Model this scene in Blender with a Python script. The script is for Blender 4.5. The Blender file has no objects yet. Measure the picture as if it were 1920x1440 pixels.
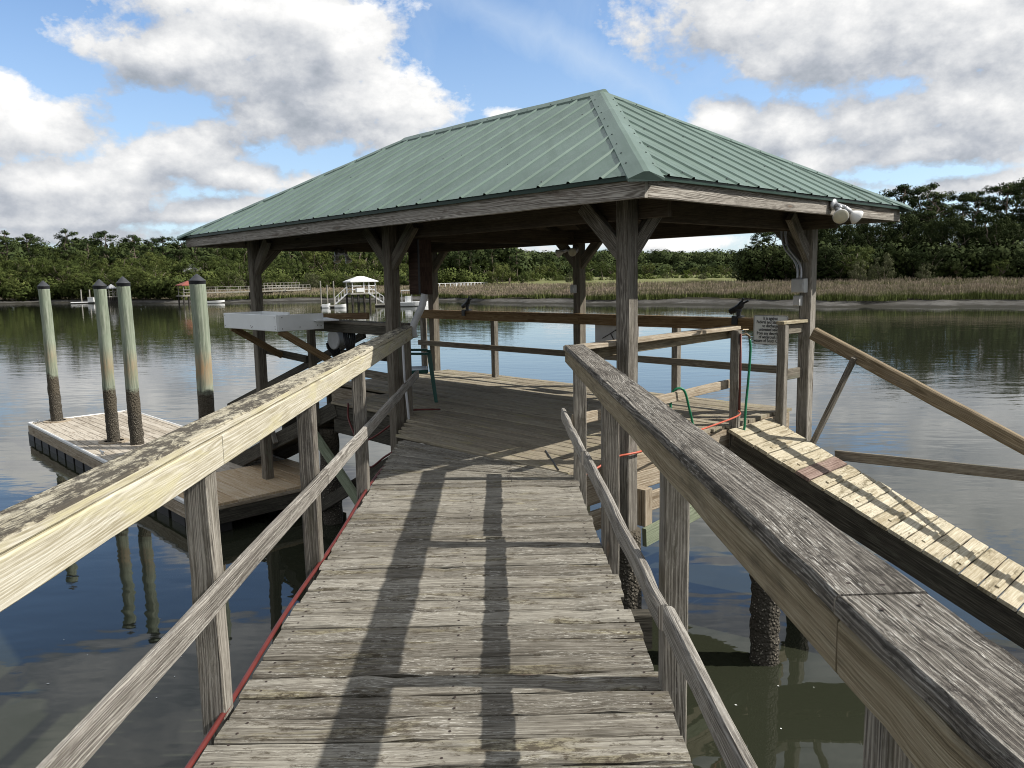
import bpy, math, random
import numpy as np
from mathutils import Vector, Matrix
random.seed(7); RNG = np.random.default_rng(7)
S = bpy.context.scene
COL = S.collection
WZ = -1.8            # water level; z = 0 is the top of the deck
# ------------------------------------------------------------------ frame of the pavilion
TH = 0.811
U2 = Vector((-math.cos(TH), math.sin(TH), 0)); V2 = Vector((math.sin(TH), math.cos(TH), 0))
A0 = Vector((.958, 5.561, 0)); L = 8.292; W = 4.705
Z = Vector((0, 0, 1))
def UV(a, b, z=0.0): return A0 + U2*a + V2*b + Z*z
# ------------------------------------------------------------------ object helpers
def tag(o, label=None, cat=None, group=None, kind=None):
    if label: o['label'] = label
    if cat: o['category'] = cat
    if group: o['group'] = group
    if kind: o['kind'] = kind
    return o
def thing(name, label, cat, loc=(0, 0, 0), group=None, rz=0):
    o = bpy.data.objects.new(name, None); COL.objects.link(o)
    o.location = loc; o.rotation_euler = (0, 0, rz); o.empty_display_size = .2
    return tag(o, label, cat, group)
class MB:
    """collects boards, tubes and lathed shapes; build() links them as one mesh object"""
    def __init__(s): s.v = []; s.f = []; s.uv = []; s.r = []; s.mi = []
    def face(s, idx, uvs, rnd, mi=0): s.f.append(idx); s.uv.extend(uvs); s.r.append(rnd); s.mi.append(mi)
    def beam(s, p0, p1, w, h, up=None, seg=1, bev=.005, jit=0., mi=0, w1=None, sk0=0., sk1=0., rnd=None, sag=0., mtop=None):
        p0 = Vector(p0); p1 = Vector(p1); d = p1-p0; ln = d.length; d.normalize()
        if up is None: up = Z if abs(d.z) < .95 else Vector((0, 1, 0))
        side = d.cross(Vector(up)).normalized(); upv = side.cross(d).normalized()
        if w1 is None: w1 = w
        rnd = random.random() if rnd is None else rnd
        base = len(s.v); us = random.random()*5; vs = random.random()*3
        n = seg+1
        bev = min(bev, .3*min(w, w1, h))
        for i in range(n):
            t = i/seg; ww = (w+(w1-w)*t)/2; hh = h/2; b = bev
            pr = [(-ww+b, -hh), (ww-b, -hh), (ww, -hh+b), (ww, hh-b), (ww-b, hh), (-ww+b, hh), (-ww, hh-b), (-ww, -hh+b)]
            c = p0+d*ln*t - upv*sag*(1-(2*t-1)**2)
            o1 = random.gauss(0, jit) if 0 < i < seg else 0; o2 = random.gauss(0, jit) if 0 < i < seg else 0
            for (x, y) in pr:
                jj = random.gauss(0, jit*.5) if jit else 0
                sk = sk0*(1-t)+sk1*t
                s.v.append(c+side*(x+o1+jj)+upv*(y+o2+(random.gauss(0, jit*.5) if jit else 0))+d*(sk*x))
        per = [0]
        pr0 = [(-w/2+bev, -h/2), (w/2-bev, -h/2), (w/2, -h/2+bev), (w/2, h/2-bev), (w/2-bev, h/2), (-w/2+bev, h/2), (-w/2, h/2-bev), (-w/2, -h/2+bev)]
        for k in range(8):
            a = pr0[k]; b2 = pr0[(k+1) % 8]; per.append(per[-1]+math.hypot(a[0]-b2[0], a[1]-b2[1]))
        for i in range(seg):
            for k in range(8):
                k2 = (k+1) % 8; a = base+i*8
                u0 = us+ln*i/seg; u1 = us+ln*(i+1)/seg
                s.face((a+k, a+k2, a+8+k2, a+8+k), [(u0, vs+per[k]), (u0, vs+per[k+1]), (u1, vs+per[k+1]), (u1, vs+per[k])], rnd, mtop if mtop is not None and k in (3, 4, 5) else mi)
        e = base+seg*8
        s.face(tuple(base+7-k for k in range(8)), [(us+pr0[7-k][1]*.3, vs+pr0[7-k][0]) for k in range(8)], rnd, mi)
        s.face(tuple(e+k for k in range(8)), [(us+pr0[k][1]*.3, vs+pr0[k][0]) for k in range(8)], rnd, mi)
    def box(s, c, sx, sy, sz, rz=0, mi=0, bev=.003):
        c = Vector(c); dx = Vector((math.cos(rz), math.sin(rz), 0))*sx/2
        s.beam(c-dx, c+dx, sy, sz, bev=bev, mi=mi)
    def tube(s, path, r, n=8, mi=0, cap=True, uvk=1.):
        path = [Vector(p) for p in path]; base = len(s.v); rnd = random.random()
        m = len(path); lens = [0]
        for i in range(1, m): lens.append(lens[-1]+(path[i]-path[i-1]).length)
        ref = None
        for i, p in enumerate(path):
            d = (path[min(i+1, m-1)]-path[max(i-1, 0)]).normalized()
            if ref is None: ref = Vector((0, 0, 1)) if abs(d.z) < .9 else Vector((1, 0, 0))
            a = d.cross(ref).normalized(); b = a.cross(d).normalized(); ref = b
            rr = r[i] if isinstance(r, (list, tuple)) else r
            for k in range(n):
                an = 2*math.pi*k/n; s.v.append(p+a*rr*math.cos(an)+b*rr*math.sin(an))
        r0 = r[0] if isinstance(r, (list, tuple)) else r
        for i in range(m-1):
            for k in range(n):
                k2 = (k+1) % n; q = base+i*n
                v0 = 2*math.pi*r0*k/n; v1 = 2*math.pi*r0*(k+1)/n
                s.face((q+k, q+k2, q+n+k2, q+n+k), [(lens[i]*uvk, v0), (lens[i]*uvk, v1), (lens[i+1]*uvk, v1), (lens[i+1]*uvk, v0)], rnd, mi)
        if cap:
            s.face(tuple(base+n-1-k for k in range(n)), [(.1, .1)]*n, rnd, mi)
            q = base+(m-1)*n; s.face(tuple(q+k for k in range(n)), [(.1, .1)]*n, rnd, mi)
    def lathe(s, c, prof, n=16, axis=(0, 0, 1), mi=0, jit=0.):
        """prof: list of (radius, height along axis)"""
        c = Vector(c); ax = Vector(axis).normalized()
        a = ax.orthogonal().normalized(); b = ax.cross(a)
        base = len(s.v); rnd = random.random(); m = len(prof)
        for (r, h) in prof:
            for k in range(n):
                an = 2*math.pi*k/n; rr = max(r, 1e-4)*(1+random.gauss(0, jit))
                s.v.append(c+ax*h+(a*math.cos(an)+b*math.sin(an))*rr)
        for i in range(m-1):
            for k in range(n):
                k2 = (k+1) % n; q = base+i*n; rr = prof[i][0]
                s.face((q+k, q+k2, q+n+k2, q+n+k), [(prof[i][1], k*rr*6.28/n), (prof[i][1], (k+1)*rr*6.28/n), (prof[i+1][1], (k+1)*rr*6.28/n), (prof[i+1][1], k*rr*6.28/n)], rnd, mi)
        s.face(tuple(base+n-1-k for k in range(n)), [(.1, .1)]*n, rnd, mi)
        q = base+(m-1)*n; s.face(tuple(q+k for k in range(n)), [(.1, .1)]*n, rnd, mi)
    def quad(s, a, b, c, d, mi=0, rnd=None, uvs=None):
        q = len(s.v); s.v += [Vector(a), Vector(b), Vector(c), Vector(d)]
        if uvs is None:
            l1 = (Vector(b)-Vector(a)).length; l2 = (Vector(d)-Vector(a)).length
            uvs = [(0, 0), (l1, 0), (l1, l2), (0, l2)]
        s.face((q, q+1, q+2, q+3), uvs, random.random() if rnd is None else rnd, mi)
    def disc(s, c, r, n=6, mi=0, nrm=(0, 0, 1)):
        c = Vector(c); ax = Vector(nrm).normalized(); a = ax.orthogonal().normalized(); b = ax.cross(a); q = len(s.v)
        for k in range(n): s.v.append(c+(a*math.cos(6.283*k/n)+b*math.sin(6.283*k/n))*r)
        s.face(tuple(q+k for k in range(n)), [(0, 0)]*n, 0, mi)
    def build(s, name, mats, parent=None, smooth=False, label=None):
        me = bpy.data.meshes.new(name)
        off = Vector(parent.location) if parent is not None and parent.get('_w', 1) else Vector((0, 0, 0))
        if parent is not None and parent.parent is not None: off = Vector(parent.parent.location)
        me.from_pydata([tuple(p-off) for p in s.v], [], s.f)
        ul = me.uv_layers.new(name='UVMap'); ul.data.foreach_set('uv', np.array(s.uv, 'f').ravel())
        at = me.attributes.new('rnd', 'FLOAT', 'FACE'); at.data.foreach_set('value', np.array(s.r, 'f'))
        if not isinstance(mats, (list, tuple)): mats = [mats]
        for m in mats: me.materials.append(m)
        me.polygons.foreach_set('material_index', np.array(s.mi, 'i'))
        if smooth: me.polygons.foreach_set('use_smooth', np.ones(len(s.f), bool))
        me.update()
        o = bpy.data.objects.new(name, me); COL.objects.link(o)
        if parent is not None: o.parent = parent
        if label: o['label'] = label
        return o
def part(name, mat, parent, fn, **k):
    m = MB(); fn(m); return m.build(name, mat, parent, **k)
def beam(name, mat, parent, *a, label=None, **k):
    m = MB(); m.beam(*a, **k); return m.build(name, mat, parent, label=label)
def np_mesh(name, verts, quads, rnd=None, mat=None, extra=None):
    me = bpy.data.meshes.new(name); nq, k = quads.shape
    me.vertices.add(len(verts)); me.vertices.foreach_set('co', verts.astype('f').ravel())
    me.loops.add(nq*k); me.loops.foreach_set('vertex_index', quads.astype('i').ravel())
    me.polygons.add(nq); me.polygons.foreach_set('loop_start', np.arange(0, nq*k, k, dtype='i'))
    if rnd is not None:
        at = me.attributes.new('rnd', 'FLOAT', 'FACE'); at.data.foreach_set('value', rnd.astype('f'))
    if extra is not None:
        at = me.attributes.new('tip', 'FLOAT', 'POINT'); at.data.foreach_set('value', extra.astype('f'))
    if mat: me.materials.append(mat)
    me.update(calc_edges=True); return me
def smoothpath(pts, n=8):
    pts = [Vector(p) for p in pts]; out = []
    P = [pts[0]*2-pts[1]]+pts+[pts[-1]*2-pts[-2]]
    for i in range(1, len(P)-2):
        for k in range(n):
            t = k/n; a, b, c, d = P[i-1], P[i], P[i+1], P[i+2]
            out.append(.5*((2*b)+(c-a)*t+(2*a-5*b+4*c-d)*t*t+(3*b-3*c+d-a)*t**3))
    out.append(pts[-1]); return out
# ------------------------------------------------------------------ materials
class NT:
    def __init__(s, m):
        m.use_nodes = True; s.t = m.node_tree; s.t.nodes.clear()
    def n(s, ty, **k):
        x = s.t.nodes.new(ty)
        for a, b in k.items(): setattr(x, a, b)
        return x
    def l(s, a, b): s.t.links.new(a, b)
    def math(s, op, a, b=None, c=None, clamp=False):
        x = s.n('ShaderNodeMath', operation=op, use_clamp=clamp)
        for i, q in enumerate((a, b, c)):
            if q is None: continue
            if isinstance(q, (int, float)): x.inputs[i].default_value = q
            else: s.l(q, x.inputs[i])
        return x.outputs[0]
    def comb(s, x=0, y=0, z=0):
        c = s.n('ShaderNodeCombineXYZ')
        for i, q in enumerate((x, y, z)):
            if isinstance(q, (int, float)): c.inputs[i].default_value = q
            else: s.l(q, c.inputs[i])
        return c.outputs[0]
    def noise(s, vec, scale=1, detail=4, rough=.55, dist=0):
        x = s.n('ShaderNodeTexNoise'); x.inputs['Scale'].default_value = scale; x.inputs['Detail'].default_value = detail
        x.inputs['Roughness'].default_value = rough; x.inputs['Distortion'].default_value = dist
        if vec is not None: s.l(vec, x.inputs['Vector'])
        return x.outputs['Fac']
    def ramp(s, fac, stops, interp='LINEAR'):
        r = s.n('ShaderNodeValToRGB'); r.color_ramp.interpolation = interp
        e = r.color_ramp.elements
        while len(e) < len(stops): e.new(.5)
        for q, (p, c) in zip(e, stops):
            q.position = p; q.color = (c, c, c, 1) if isinstance(c, (int, float)) else (*c, 1)
        s.l(fac, r.inputs[0]); return r.outputs[0]
    def mix(s, fac, a, b, mode='MIX'):
        x = s.n('ShaderNodeMix', data_type='RGBA', blend_type=mode)
        for i, q in ((0, fac), (6, a), (7, b)):
            if isinstance(q, (int, float)): x.inputs[i].default_value = q
            elif isinstance(q, tuple): x.inputs[i].default_value = (*q, 1)
            else: s.l(q, x.inputs[i])
        return x.outputs[2]
    def out(s, col, rough=.8, bump=None, bstr=.5, bdist=.01, spec=.3, metal=0., **k):
        b = s.n('ShaderNodeBsdfPrincipled'); o = s.n('ShaderNodeOutputMaterial')
        for nm, q in (('Base Color', col), ('Roughness', rough), ('Specular IOR Level', spec), ('Metallic', metal)):
            if isinstance(q, (int, float)): b.inputs[nm].default_value = q
            elif isinstance(q, tuple): b.inputs[nm].default_value = (*q, 1)
            else: s.l(q, b.inputs[nm])
        for nm, q in k.items(): b.inputs[nm].default_value = q
        if bump is not None:
            u = s.n('ShaderNodeBump'); u.inputs['Strength'].default_value = bstr; u.inputs['Distance'].default_value = bdist
            s.l(bump, u.inputs['Height']); s.l(u.outputs[0], b.inputs['Normal'])
        s.l(b.outputs[0], o.inputs[0]); return b
def wood(name, dark, mid, light, lichen=None, lich=.5, fleck=.0, crack=.5, vary=.35, ring=.5, bstr=.5, fleckcol=(.62, .6, .54), stain=.0, moss=None, mossk=.5):
    m = bpy.data.materials.new(name); t = NT(m)
    uv = t.n('ShaderNodeUVMap'); sp = t.n('ShaderNodeSeparateXYZ'); t.l(uv.outputs[0], sp.inputs[0])
    at = t.n('ShaderNodeAttribute', attribute_name='rnd'); r = at.outputs['Fac']
    u, v = sp.outputs[0], sp.outputs[1]
    rz = t.math('MULTIPLY', r, 91.)
    uo = t.math('ADD', u, t.math('MULTIPLY', r, 37.))
    def vec(a, b): return t.comb(t.math('MULTIPLY', uo, a), t.math('MULTIPLY', v, b), rz)
    fine = t.noise(vec(9, 420), 1, 4, .7)
    med = t.noise(vec(1.5, 95), 1, 6, .68, .35)
    warp = t.noise(vec(.55, 6), 1, 3, .5, .4)
    rings = t.math('SINE', t.math('ADD', t.math('MULTIPLY', v, 560.), t.math('MULTIPLY', warp, 105.)))
    rings = t.math('POWER', t.math('MULTIPLY_ADD', rings, .5, .5), 1.8)
    patch = t.noise(vec(1.9, 11), 1, 7, .66, .5)
    blot = t.noise(vec(5, 16), 1, 6, .7, .3)
    g = t.math('ADD', t.math('MULTIPLY', fine, .42), t.math('MULTIPLY', med, .58))
    g = t.math('MULTIPLY_ADD', t.math('SUBTRACT', g, .5), 1.9, .5)
    g = t.math('ADD', g, t.math('MULTIPLY', t.math('SUBTRACT', rings, .4), .34*ring))
    g = t.math('ADD', g, t.math('MULTIPLY', t.math('SUBTRACT', blot, .5), .45))
    g = t.math('ADD', g, t.math('MULTIPLY', t.math('SUBTRACT', r, .5), vary*.4))
    col = t.ramp(g, [(.27, dark), (.5, mid), (.73, light)])
    if lichen:
        lm = t.ramp(patch, [(.62-.3*lich, 0.), (.74-.3*lich, 1.)])
        lm = t.math('MULTIPLY', lm, t.math('MULTIPLY_ADD', fine, .8, .35), clamp=True)
        col = t.mix(lm, col, lichen)
    if stain:
        sm = t.ramp(t.noise(vec(2.2, 7), 1, 5, .6, .2), [(.56, 0.), (.7, 1.)])
        col = t.mix(t.math('MULTIPLY', sm, stain), col, tuple(c*.35 for c in mid))
    if fleck:
        fl = t.ramp(t.noise(vec(22, 190), 1, 4, .72), [(.56, 0.), (.62, 1.)])
        gate = t.ramp(t.noise(vec(2.5, 12), 1, 3, .6), [(.42, 0.), (.6, 1.)])
        col = t.mix(t.math('MULTIPLY', t.math('MULTIPLY', fl, gate), fleck), col, fleckcol)
    if moss:
        mn = t.noise(vec(13, 34), 1, 8, .8, .3)
        mm = t.ramp(t.math('ADD', mn, t.math('MULTIPLY', t.math('SUBTRACT', patch, .5), .55)), [(.56-.22*mossk, 0.), (.66-.22*mossk, 1.)])
        col = t.mix(t.math('MULTIPLY', mm, .93), col, moss)
    kv = t.n('ShaderNodeTexVoronoi'); kv.inputs['Scale'].default_value = 1.; t.l(vec(2., 9.5), kv.inputs['Vector'])
    kc = t.n('ShaderNodeSeparateColor'); t.l(kv.outputs['Color'], kc.inputs[0])
    kd = t.math('ADD', kv.outputs['Distance'], t.math('MULTIPLY', t.math('SUBTRACT', fine, .5), .08))
    kg = t.math('GREATER_THAN', kc.outputs[0], .80)
    col = t.mix(t.math('MULTIPLY', t.ramp(kd, [(.07, 0.), (.12, .75), (.15, .6), (.24, 0.)]), kg), col, tuple(c*.7 for c in dark))
    col = t.mix(t.math('MULTIPLY', t.ramp(kd, [(.03, .9), (.09, .5), (.11, 0.)]), kg), col, (dark[0]*1.1, dark[1]*.8, dark[2]*.6))
    ck = t.ramp(t.noise(vec(1.1, 85), 1, 5, .72, .5), [(.325, 1.), (.385, 0.)])
    ckm = t.math('MULTIPLY', ck, crack)
    col = t.mix(ckm, col, tuple(c*.22 for c in dark))
    h = t.math('SUBTRACT', t.math('ADD', g, t.math('MULTIPLY', fine, .4)), t.math('MULTIPLY', ck, 1.4*crack))
    t.out(col, .88, h, bstr, .006, .2); return m
def plain(name, col, rough=.5, metal=0., var=.15, scale=8, bump=.0, spec=.4):
    m = bpy.data.materials.new(name); t = NT(m)
    tc = t.n('ShaderNodeTexCoord'); n = t.noise(tc.outputs['Object'], scale, 6, .6)
    c = t.mix(t.ramp(n, [(.35, 0.), (.7, 1.)]), tuple(x*(1-var) for x in col), tuple(min(1, x*(1+var)) for x in col))
    t.out(c, rough, n if bump else None, bump, .005, spec, metal); return m
M = {}
M['deck'] = wood('deck_wood', (.085, .075, .060), (.192, .176, .146), (.35, .33, .28), lichen=(.27, .24, .145), lich=.22, fleck=.8, crack=.7, vary=.5, ring=.25, stain=.5, moss=(.075, .062, .045), mossk=.12)
M['pdeck'] = wood('pavilion_deck_wood', (.15, .125, .09), (.285, .245, .18), (.41, .37, .28), lichen=(.33, .30, .16), lich=.2, fleck=.2, crack=.35, vary=.6, ring=.3, stain=.3)
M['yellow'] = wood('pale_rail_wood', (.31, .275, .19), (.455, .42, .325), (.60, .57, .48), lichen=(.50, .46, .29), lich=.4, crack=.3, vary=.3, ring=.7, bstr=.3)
M['cap'] = wood('mossy_cap_wood', (.22, .195, .14), (.42, .38, .28), (.58, .54, .43), fleck=.5, crack=.5, vary=.2, fleckcol=(.6, .57, .47), bstr=.8, ring=.4, moss=(.065, .056, .045), mossk=.5)
M['grey'] = wood('grey_rail_wood', (.13, .115, .10), (.29, .27, .24), (.48, .455, .41), lichen=(.10, .09, .075), lich=.12, fleck=.5, crack=.8, vary=.4, ring=.55, bstr=.9)
M['capgrey'] = wood('cracked_cap_wood', (.075, .067, .058), (.215, .196, .17), (.42, .395, .35), lichen=(.07, .062, .05), lich=.2, fleck=1., crack=1., vary=.3, ring=.7, bstr=1.3, fleckcol=(.6, .58, .53), moss=(.06, .053, .045), mossk=.10)
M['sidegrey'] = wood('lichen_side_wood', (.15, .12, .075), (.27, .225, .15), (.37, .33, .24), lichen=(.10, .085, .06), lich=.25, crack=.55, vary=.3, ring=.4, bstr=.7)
M['post'] = wood('post_wood', (.085, .075, .064), (.20, .182, .155), (.38, .355, .31), lichen=(.10, .09, .065), lich=.3, crack=.75, vary=.5, ring=.75, bstr=.8, fleck=.3)
M['dpost'] = wood('roof_post_wood', (.09, .076, .06), (.18, .158, .125), (.28, .255, .21), lichen=(.15, .165, .12), lich=.2, crack=.6, vary=.3, ring=.6)
M['fascia'] = wood('fascia_wood', (.12, .105, .09), (.30, .275, .24), (.50, .47, .42), lichen=(.11, .08, .06), lich=.2, crack=.6, vary=.2, ring=1.1)
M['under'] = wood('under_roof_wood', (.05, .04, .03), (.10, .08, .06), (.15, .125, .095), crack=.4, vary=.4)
M['brown'] = wood('brown_rail_wood', (.13, .08, .04), (.23, .155, .08), (.32, .23, .13), crack=.4, vary=.2, ring=.7, lichen=(.14, .08, .04), lich=.15)
M['ramprail'] = wood('ramp_rail_wood', (.14, .105, .065), (.235, .185, .12), (.34, .28, .19), crack=.5, vary=.2, ring=.7, lichen=(.18, .15, .11), lich=.2)
M['ramp'] = wood('ramp_plank_wood', (.30, .25, .16), (.47, .415, .30), (.62, .575, .45), lichen=(.22, .19, .12), lich=.2, fleck=.4, crack=.5, vary=.6, ring=.3, moss=(.17, .14, .085), mossk=.1)
M['rampdark'] = wood('ramp_red_plank_wood', (.15, .10, .08), (.28, .20, .17), (.40, .32, .27), lichen=(.16, .13, .08), lich=.3, crack=.4)
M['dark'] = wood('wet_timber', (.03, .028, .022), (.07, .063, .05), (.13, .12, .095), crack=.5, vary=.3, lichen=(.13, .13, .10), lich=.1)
M['gtimber'] = wood('green_brace_wood', (.12, .14, .09), (.22, .25, .17), (.30, .34, .25), crack=.3, vary=.2)
M['joist'] = wood('joist_wood', (.20, .15, .10), (.36, .30, .22), (.52, .46, .37), lichen=(.15, .11, .07), lich=.2, crack=.5, vary=.3)
M['dockdeck'] = wood('dock_deck_wood', (.24, .20, .15), (.42, .37, .30), (.58, .53, .45), lichen=(.12, .09, .06), lich=.25, fleck=.4, crack=.4, vary=.5)
M['cornerdeck'] = wood('orange_dock_wood', (.38, .25, .13), (.55, .42, .27), (.68, .58, .44), crack=.3, vary=.4, ring=.3)
M['white'] = plain('white_board', (.84, .86, .85), .4, var=.04, scale=3)
M['whitetrim'] = plain('white_trim', (.74, .74, .72), .45, var=.12, scale=5)
M['black'] = plain('black_plastic', (.02, .021, .022), .45)
M['capcone'] = plain('piling_cap_plastic', (.045, .048, .055), .55, var=.2)
M['metal'] = plain('galvanised_metal', (.42, .43, .44), .42, .7)
M['pipe'] = plain('pvc_grey', (.55, .56, .57), .5, var=.1)
M['boxgrey'] = plain('box_grey', (.5, .51, .50), .5, var=.08)
M['redhose'] = plain('red_hose', (.12, .024, .02), .45, var=.2)
M['orange'] = plain('orange_hose', (.48, .10, .055), .45, var=.2)
M['greenhose'] = plain('green_hose', (.015, .19, .09), .4, var=.2)
M['chair'] = plain('green_plastic', (.012, .085, .065), .35, var=.15)
M['brass'] = plain('dull_brass', (.16, .13, .09), .4, .8)
M['bulb'] = plain('lamp_glass', (.62, .58, .44), .15, var=.12)
M['lampshell'] = plain('lamp_shell', (.72, .72, .70), .35, var=.05)
M['rust'] = plain('rusty_nail', (.035, .024, .02), .8)
M['screw'] = plain('roof_screw', (.05, .07, .065), .5)
M['letter'] = plain('sign_letter', (.015, .016, .018), .5)
M['float'] = plain('black_float', (.02, .02, .02), .5)
M['shutter'] = wood('dark_box_wood', (.03, .018, .013), (.065, .04, .03), (.10, .065, .05), crack=.4)
def roofmat():
    m = bpy.data.materials.new('green_roof_metal'); t = NT(m); tc = t.n('ShaderNodeTexCoord')
    n = t.noise(tc.outputs['Object'], 1.1, 6, .6); n2 = t.noise(tc.outputs['Object'], 6, 6, .7)
    c = t.mix(t.ramp(n, [(.35, 0.), (.68, 1.)]), (.105, .158, .128), (.142, .206, .172))
    c = t.mix(t.math('MULTIPLY', t.ramp(n2, [(.52, 0.), (.75, 1.)]), .25), c, (.25, .325, .29))
    mp = t.n('ShaderNodeMapping'); mp.inputs['Rotation'].default_value = (0, 0, -TH); mp.inputs['Scale'].default_value = (7, .55, .55); t.l(tc.outputs['Object'], mp.inputs[0])
    stn = t.noise(mp.outputs[0], 1, 6, .65, .3); sp2 = t.noise(tc.outputs['Object'], 34, 3, .6)
    c = t.mix(t.math('MULTIPLY', t.ramp(stn, [(.48, 0.), (.72, 1.)]), .42), c, (.085, .125, .102))
    c = t.mix(t.math('MULTIPLY', t.ramp(sp2, [(.70, 0.), (.76, 1.)]), .14), c, (.42, .46, .42))
    rg = t.ramp(stn, [(.3, .34), (.7, .5)])
    t.out(c, rg, n, .25, .012, .45); return m
M['roof'] = roofmat()
M['trim'] = plain('dark_green_trim', (.014, .042, .03), .45, var=.15)
def pilemat(name, tide, stain=True):
    m = bpy.data.materials.new(name); t = NT(m); g = t.n('ShaderNodeNewGeometry'); sp = t.n('ShaderNodeSeparateXYZ'); t.l(g.outputs['Position'], sp.inputs[0])
    tc = t.n('ShaderNodeTexCoord'); mp = t.n('ShaderNodeMapping'); mp.inputs['Scale'].default_value = (26, 26, 1.6); t.l(tc.outputs['Object'], mp.inputs[0])
    gr = t.noise(mp.outputs[0], 1, 6, .65, .4); bl = t.noise(tc.outputs['Object'], 5, 5, .6); ed = t.noise(g.outputs['Position'], 7, 4, .6)
    c = t.ramp(gr, [(.3, (.13, .15, .11)), (.5, (.245, .28, .212)), (.72, (.38, .41, .33))])
    c = t.mix(t.ramp(bl, [(.5, 0.), (.75, .5)]), c, (.20, .27, .19))
    z = t.math('ADD', sp.outputs[2], t.math('MULTIPLY', t.math('SUBTRACT', ed, .5), .35))
    if stain:
        o = t.n('ShaderNodeObjectInfo')
        om = t.math('MULTIPLY', t.math('SUBTRACT', 1., t.math('ABSOLUTE', t.math('MULTIPLY', t.math('SUBTRACT', z, tide+.42), 2.6)), clamp=True), t.ramp(gr, [(.38, .2), (.6, 1.)]))
        om = t.math('MULTIPLY', om, t.math('MULTIPLY_ADD', o.outputs['Random'], .75, .05), clamp=True)
        c = t.mix(om, c, (.40, .20, .075))
    wet = t.ramp(t.math('MULTIPLY_ADD', t.math('SUBTRACT', tide, z), 5., .5), [(.2, 0.), (.8, 1.)])
    vo = t.n('ShaderNodeTexVoronoi'); vo.inputs['Scale'].default_value = 38; t.l(tc.outputs['Object'], vo.inputs['Vector'])
    ba = t.ramp(vo.outputs['Distance'], [(.12, (.42, .38, .31)), (.26, (.06, .052, .04))])
    wc = t.mix(t.ramp(t.math('MULTIPLY_ADD', t.math('SUBTRACT', tide-.25, z), 2.2, t.math('SUBTRACT', bl, .5)), [(.25, 0.), (.6, 1.)]), (.085, .072, .052), ba)
    c = t.mix(wet, c, wc)
    h = t.math('ADD', gr, t.math('MULTIPLY', t.math('SUBTRACT', 1., vo.outputs['Distance']), t.math('MULTIPLY', wet, 2.)))
    t.out(c, .8, h, .9, .012, .3); return m
M['pile'] = pilemat('treated_pile_wood', -.35)
M['bpile'] = pilemat('barnacled_pile_wood', -.25, False)
def leafmat(name, a, b, c):
    m = bpy.data.materials.new(name); t = NT(m); at = t.n('ShaderNodeAttribute', attribute_name='rnd'); o = t.n('ShaderNodeObjectInfo')
    f = t.math('MULTIPLY_ADD', o.outputs['Random'], .5, t.math('MULTIPLY', at.outputs['Fac'], .5))
    col = t.ramp(f, [(.1, a), (.5, b), (.9, c)])
    t.out(col, .85, spec=.06); return m
M['oakleaf'] = leafmat('oak_leaf', (.036, .051, .017), (.070, .092, .026), (.122, .138, .042))
M['pineleaf'] = leafmat('pine_needle', (.022, .036, .014), (.037, .054, .020), (.060, .078, .028))
M['paleleaf'] = leafmat('pale_leaf', (.062, .07, .034), (.09, .098, .05), (.125, .13, .07))
M['bright'] = leafmat('bright_leaf', (.055, .078, .017), (.085, .115, .024), (.12, .15, .036))
M['liveleaf'] = leafmat('live_oak_leaf', (.020, .029, .011), (.032, .045, .015), (.052, .066, .022))  # oak leaf darkened: shade of the right-bank trees put into the colour
M['bark'] = plain('bark', (.16, .13, .10), .9, var=.4, scale=3)
def grassmat():
    m = bpy.data.materials.new('marsh_grass_blade'); t = NT(m); at = t.n('ShaderNodeAttribute', attribute_name='tip'); r = t.n('ShaderNodeAttribute', attribute_name='rnd')
    g = t.n('ShaderNodeNewGeometry'); n = t.noise(g.outputs['Position'], .11, 4, .6)
    tip = t.mix(r.outputs['Fac'], (.24, .19, .14), (.40, .32, .25)); low = t.mix(r.outputs['Fac'], (.06, .075, .022), (.17, .20, .06))
    f = t.math('ADD', at.outputs['Fac'], t.math('MULTIPLY', t.math('SUBTRACT', n, .5), .75))
    c = t.mix(t.ramp(f, [(.62, 0.), (1.02, 1.)]), low, tip)
    t.out(c, .8, spec=.15); return m
M['grass'] = grassmat()
def groundmat(name, a, b, scale, rough=.9, c=None, spec=.2, bs=.5):
    m = bpy.data.materials.new(name); t = NT(m); g = t.n('ShaderNodeNewGeometry')
    n = t.noise(g.outputs['Position'], scale, 8, .65); n2 = t.noise(g.outputs['Position'], scale*6, 5, .6)
    col = t.mix(t.ramp(n, [(.38, 0.), (.64, 1.)]), a, b)
    if c: col = t.mix(t.ramp(n2, [(.55, 0.), (.65, 1.)]), col, c)
    t.out(col, rough, n2, bs, .15, spec); return m
def mudmat():
    m = bpy.data.materials.new('mud'); t = NT(m); g = t.n('ShaderNodeNewGeometry'); q = t.n('ShaderNodeSeparateXYZ'); t.l(g.outputs['Position'], q.inputs[0])
    n = t.noise(g.outputs['Position'], .35, 8, .65); n2 = t.noise(g.outputs['Position'], 1.6, 6, .65)
    c = t.mix(t.ramp(n, [(.38, 0.), (.64, 1.)]), (.06, .057, .052), (.118, .114, .106)); c = t.mix(t.ramp(n2, [(.55, 0.), (.68, 1.)]), c, (.05, .046, .038))
    h = t.math('ADD', q.outputs[2], t.math('MULTIPLY', t.math('SUBTRACT', n, .5), .35))
    c = t.mix(t.ramp(t.math('MULTIPLY_ADD', t.math('SUBTRACT', h, WZ+.16), 5., .5), [(.2, 1.), (.8, 0.)]), c, (.035, .033, .026))
    c = t.mix(t.ramp(t.math('MULTIPLY_ADD', t.math('SUBTRACT', h, WZ+.5), 6., .5), [(.3, 0.), (.8, 1.)]), c, (.03, .027, .018))
    t.out(c, .9, n2, .6, .12, .08); return m
M['mud'] = mudmat()
M['soil'] = groundmat('marsh_soil', (.07, .06, .035), (.12, .10, .06), .15)
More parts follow.
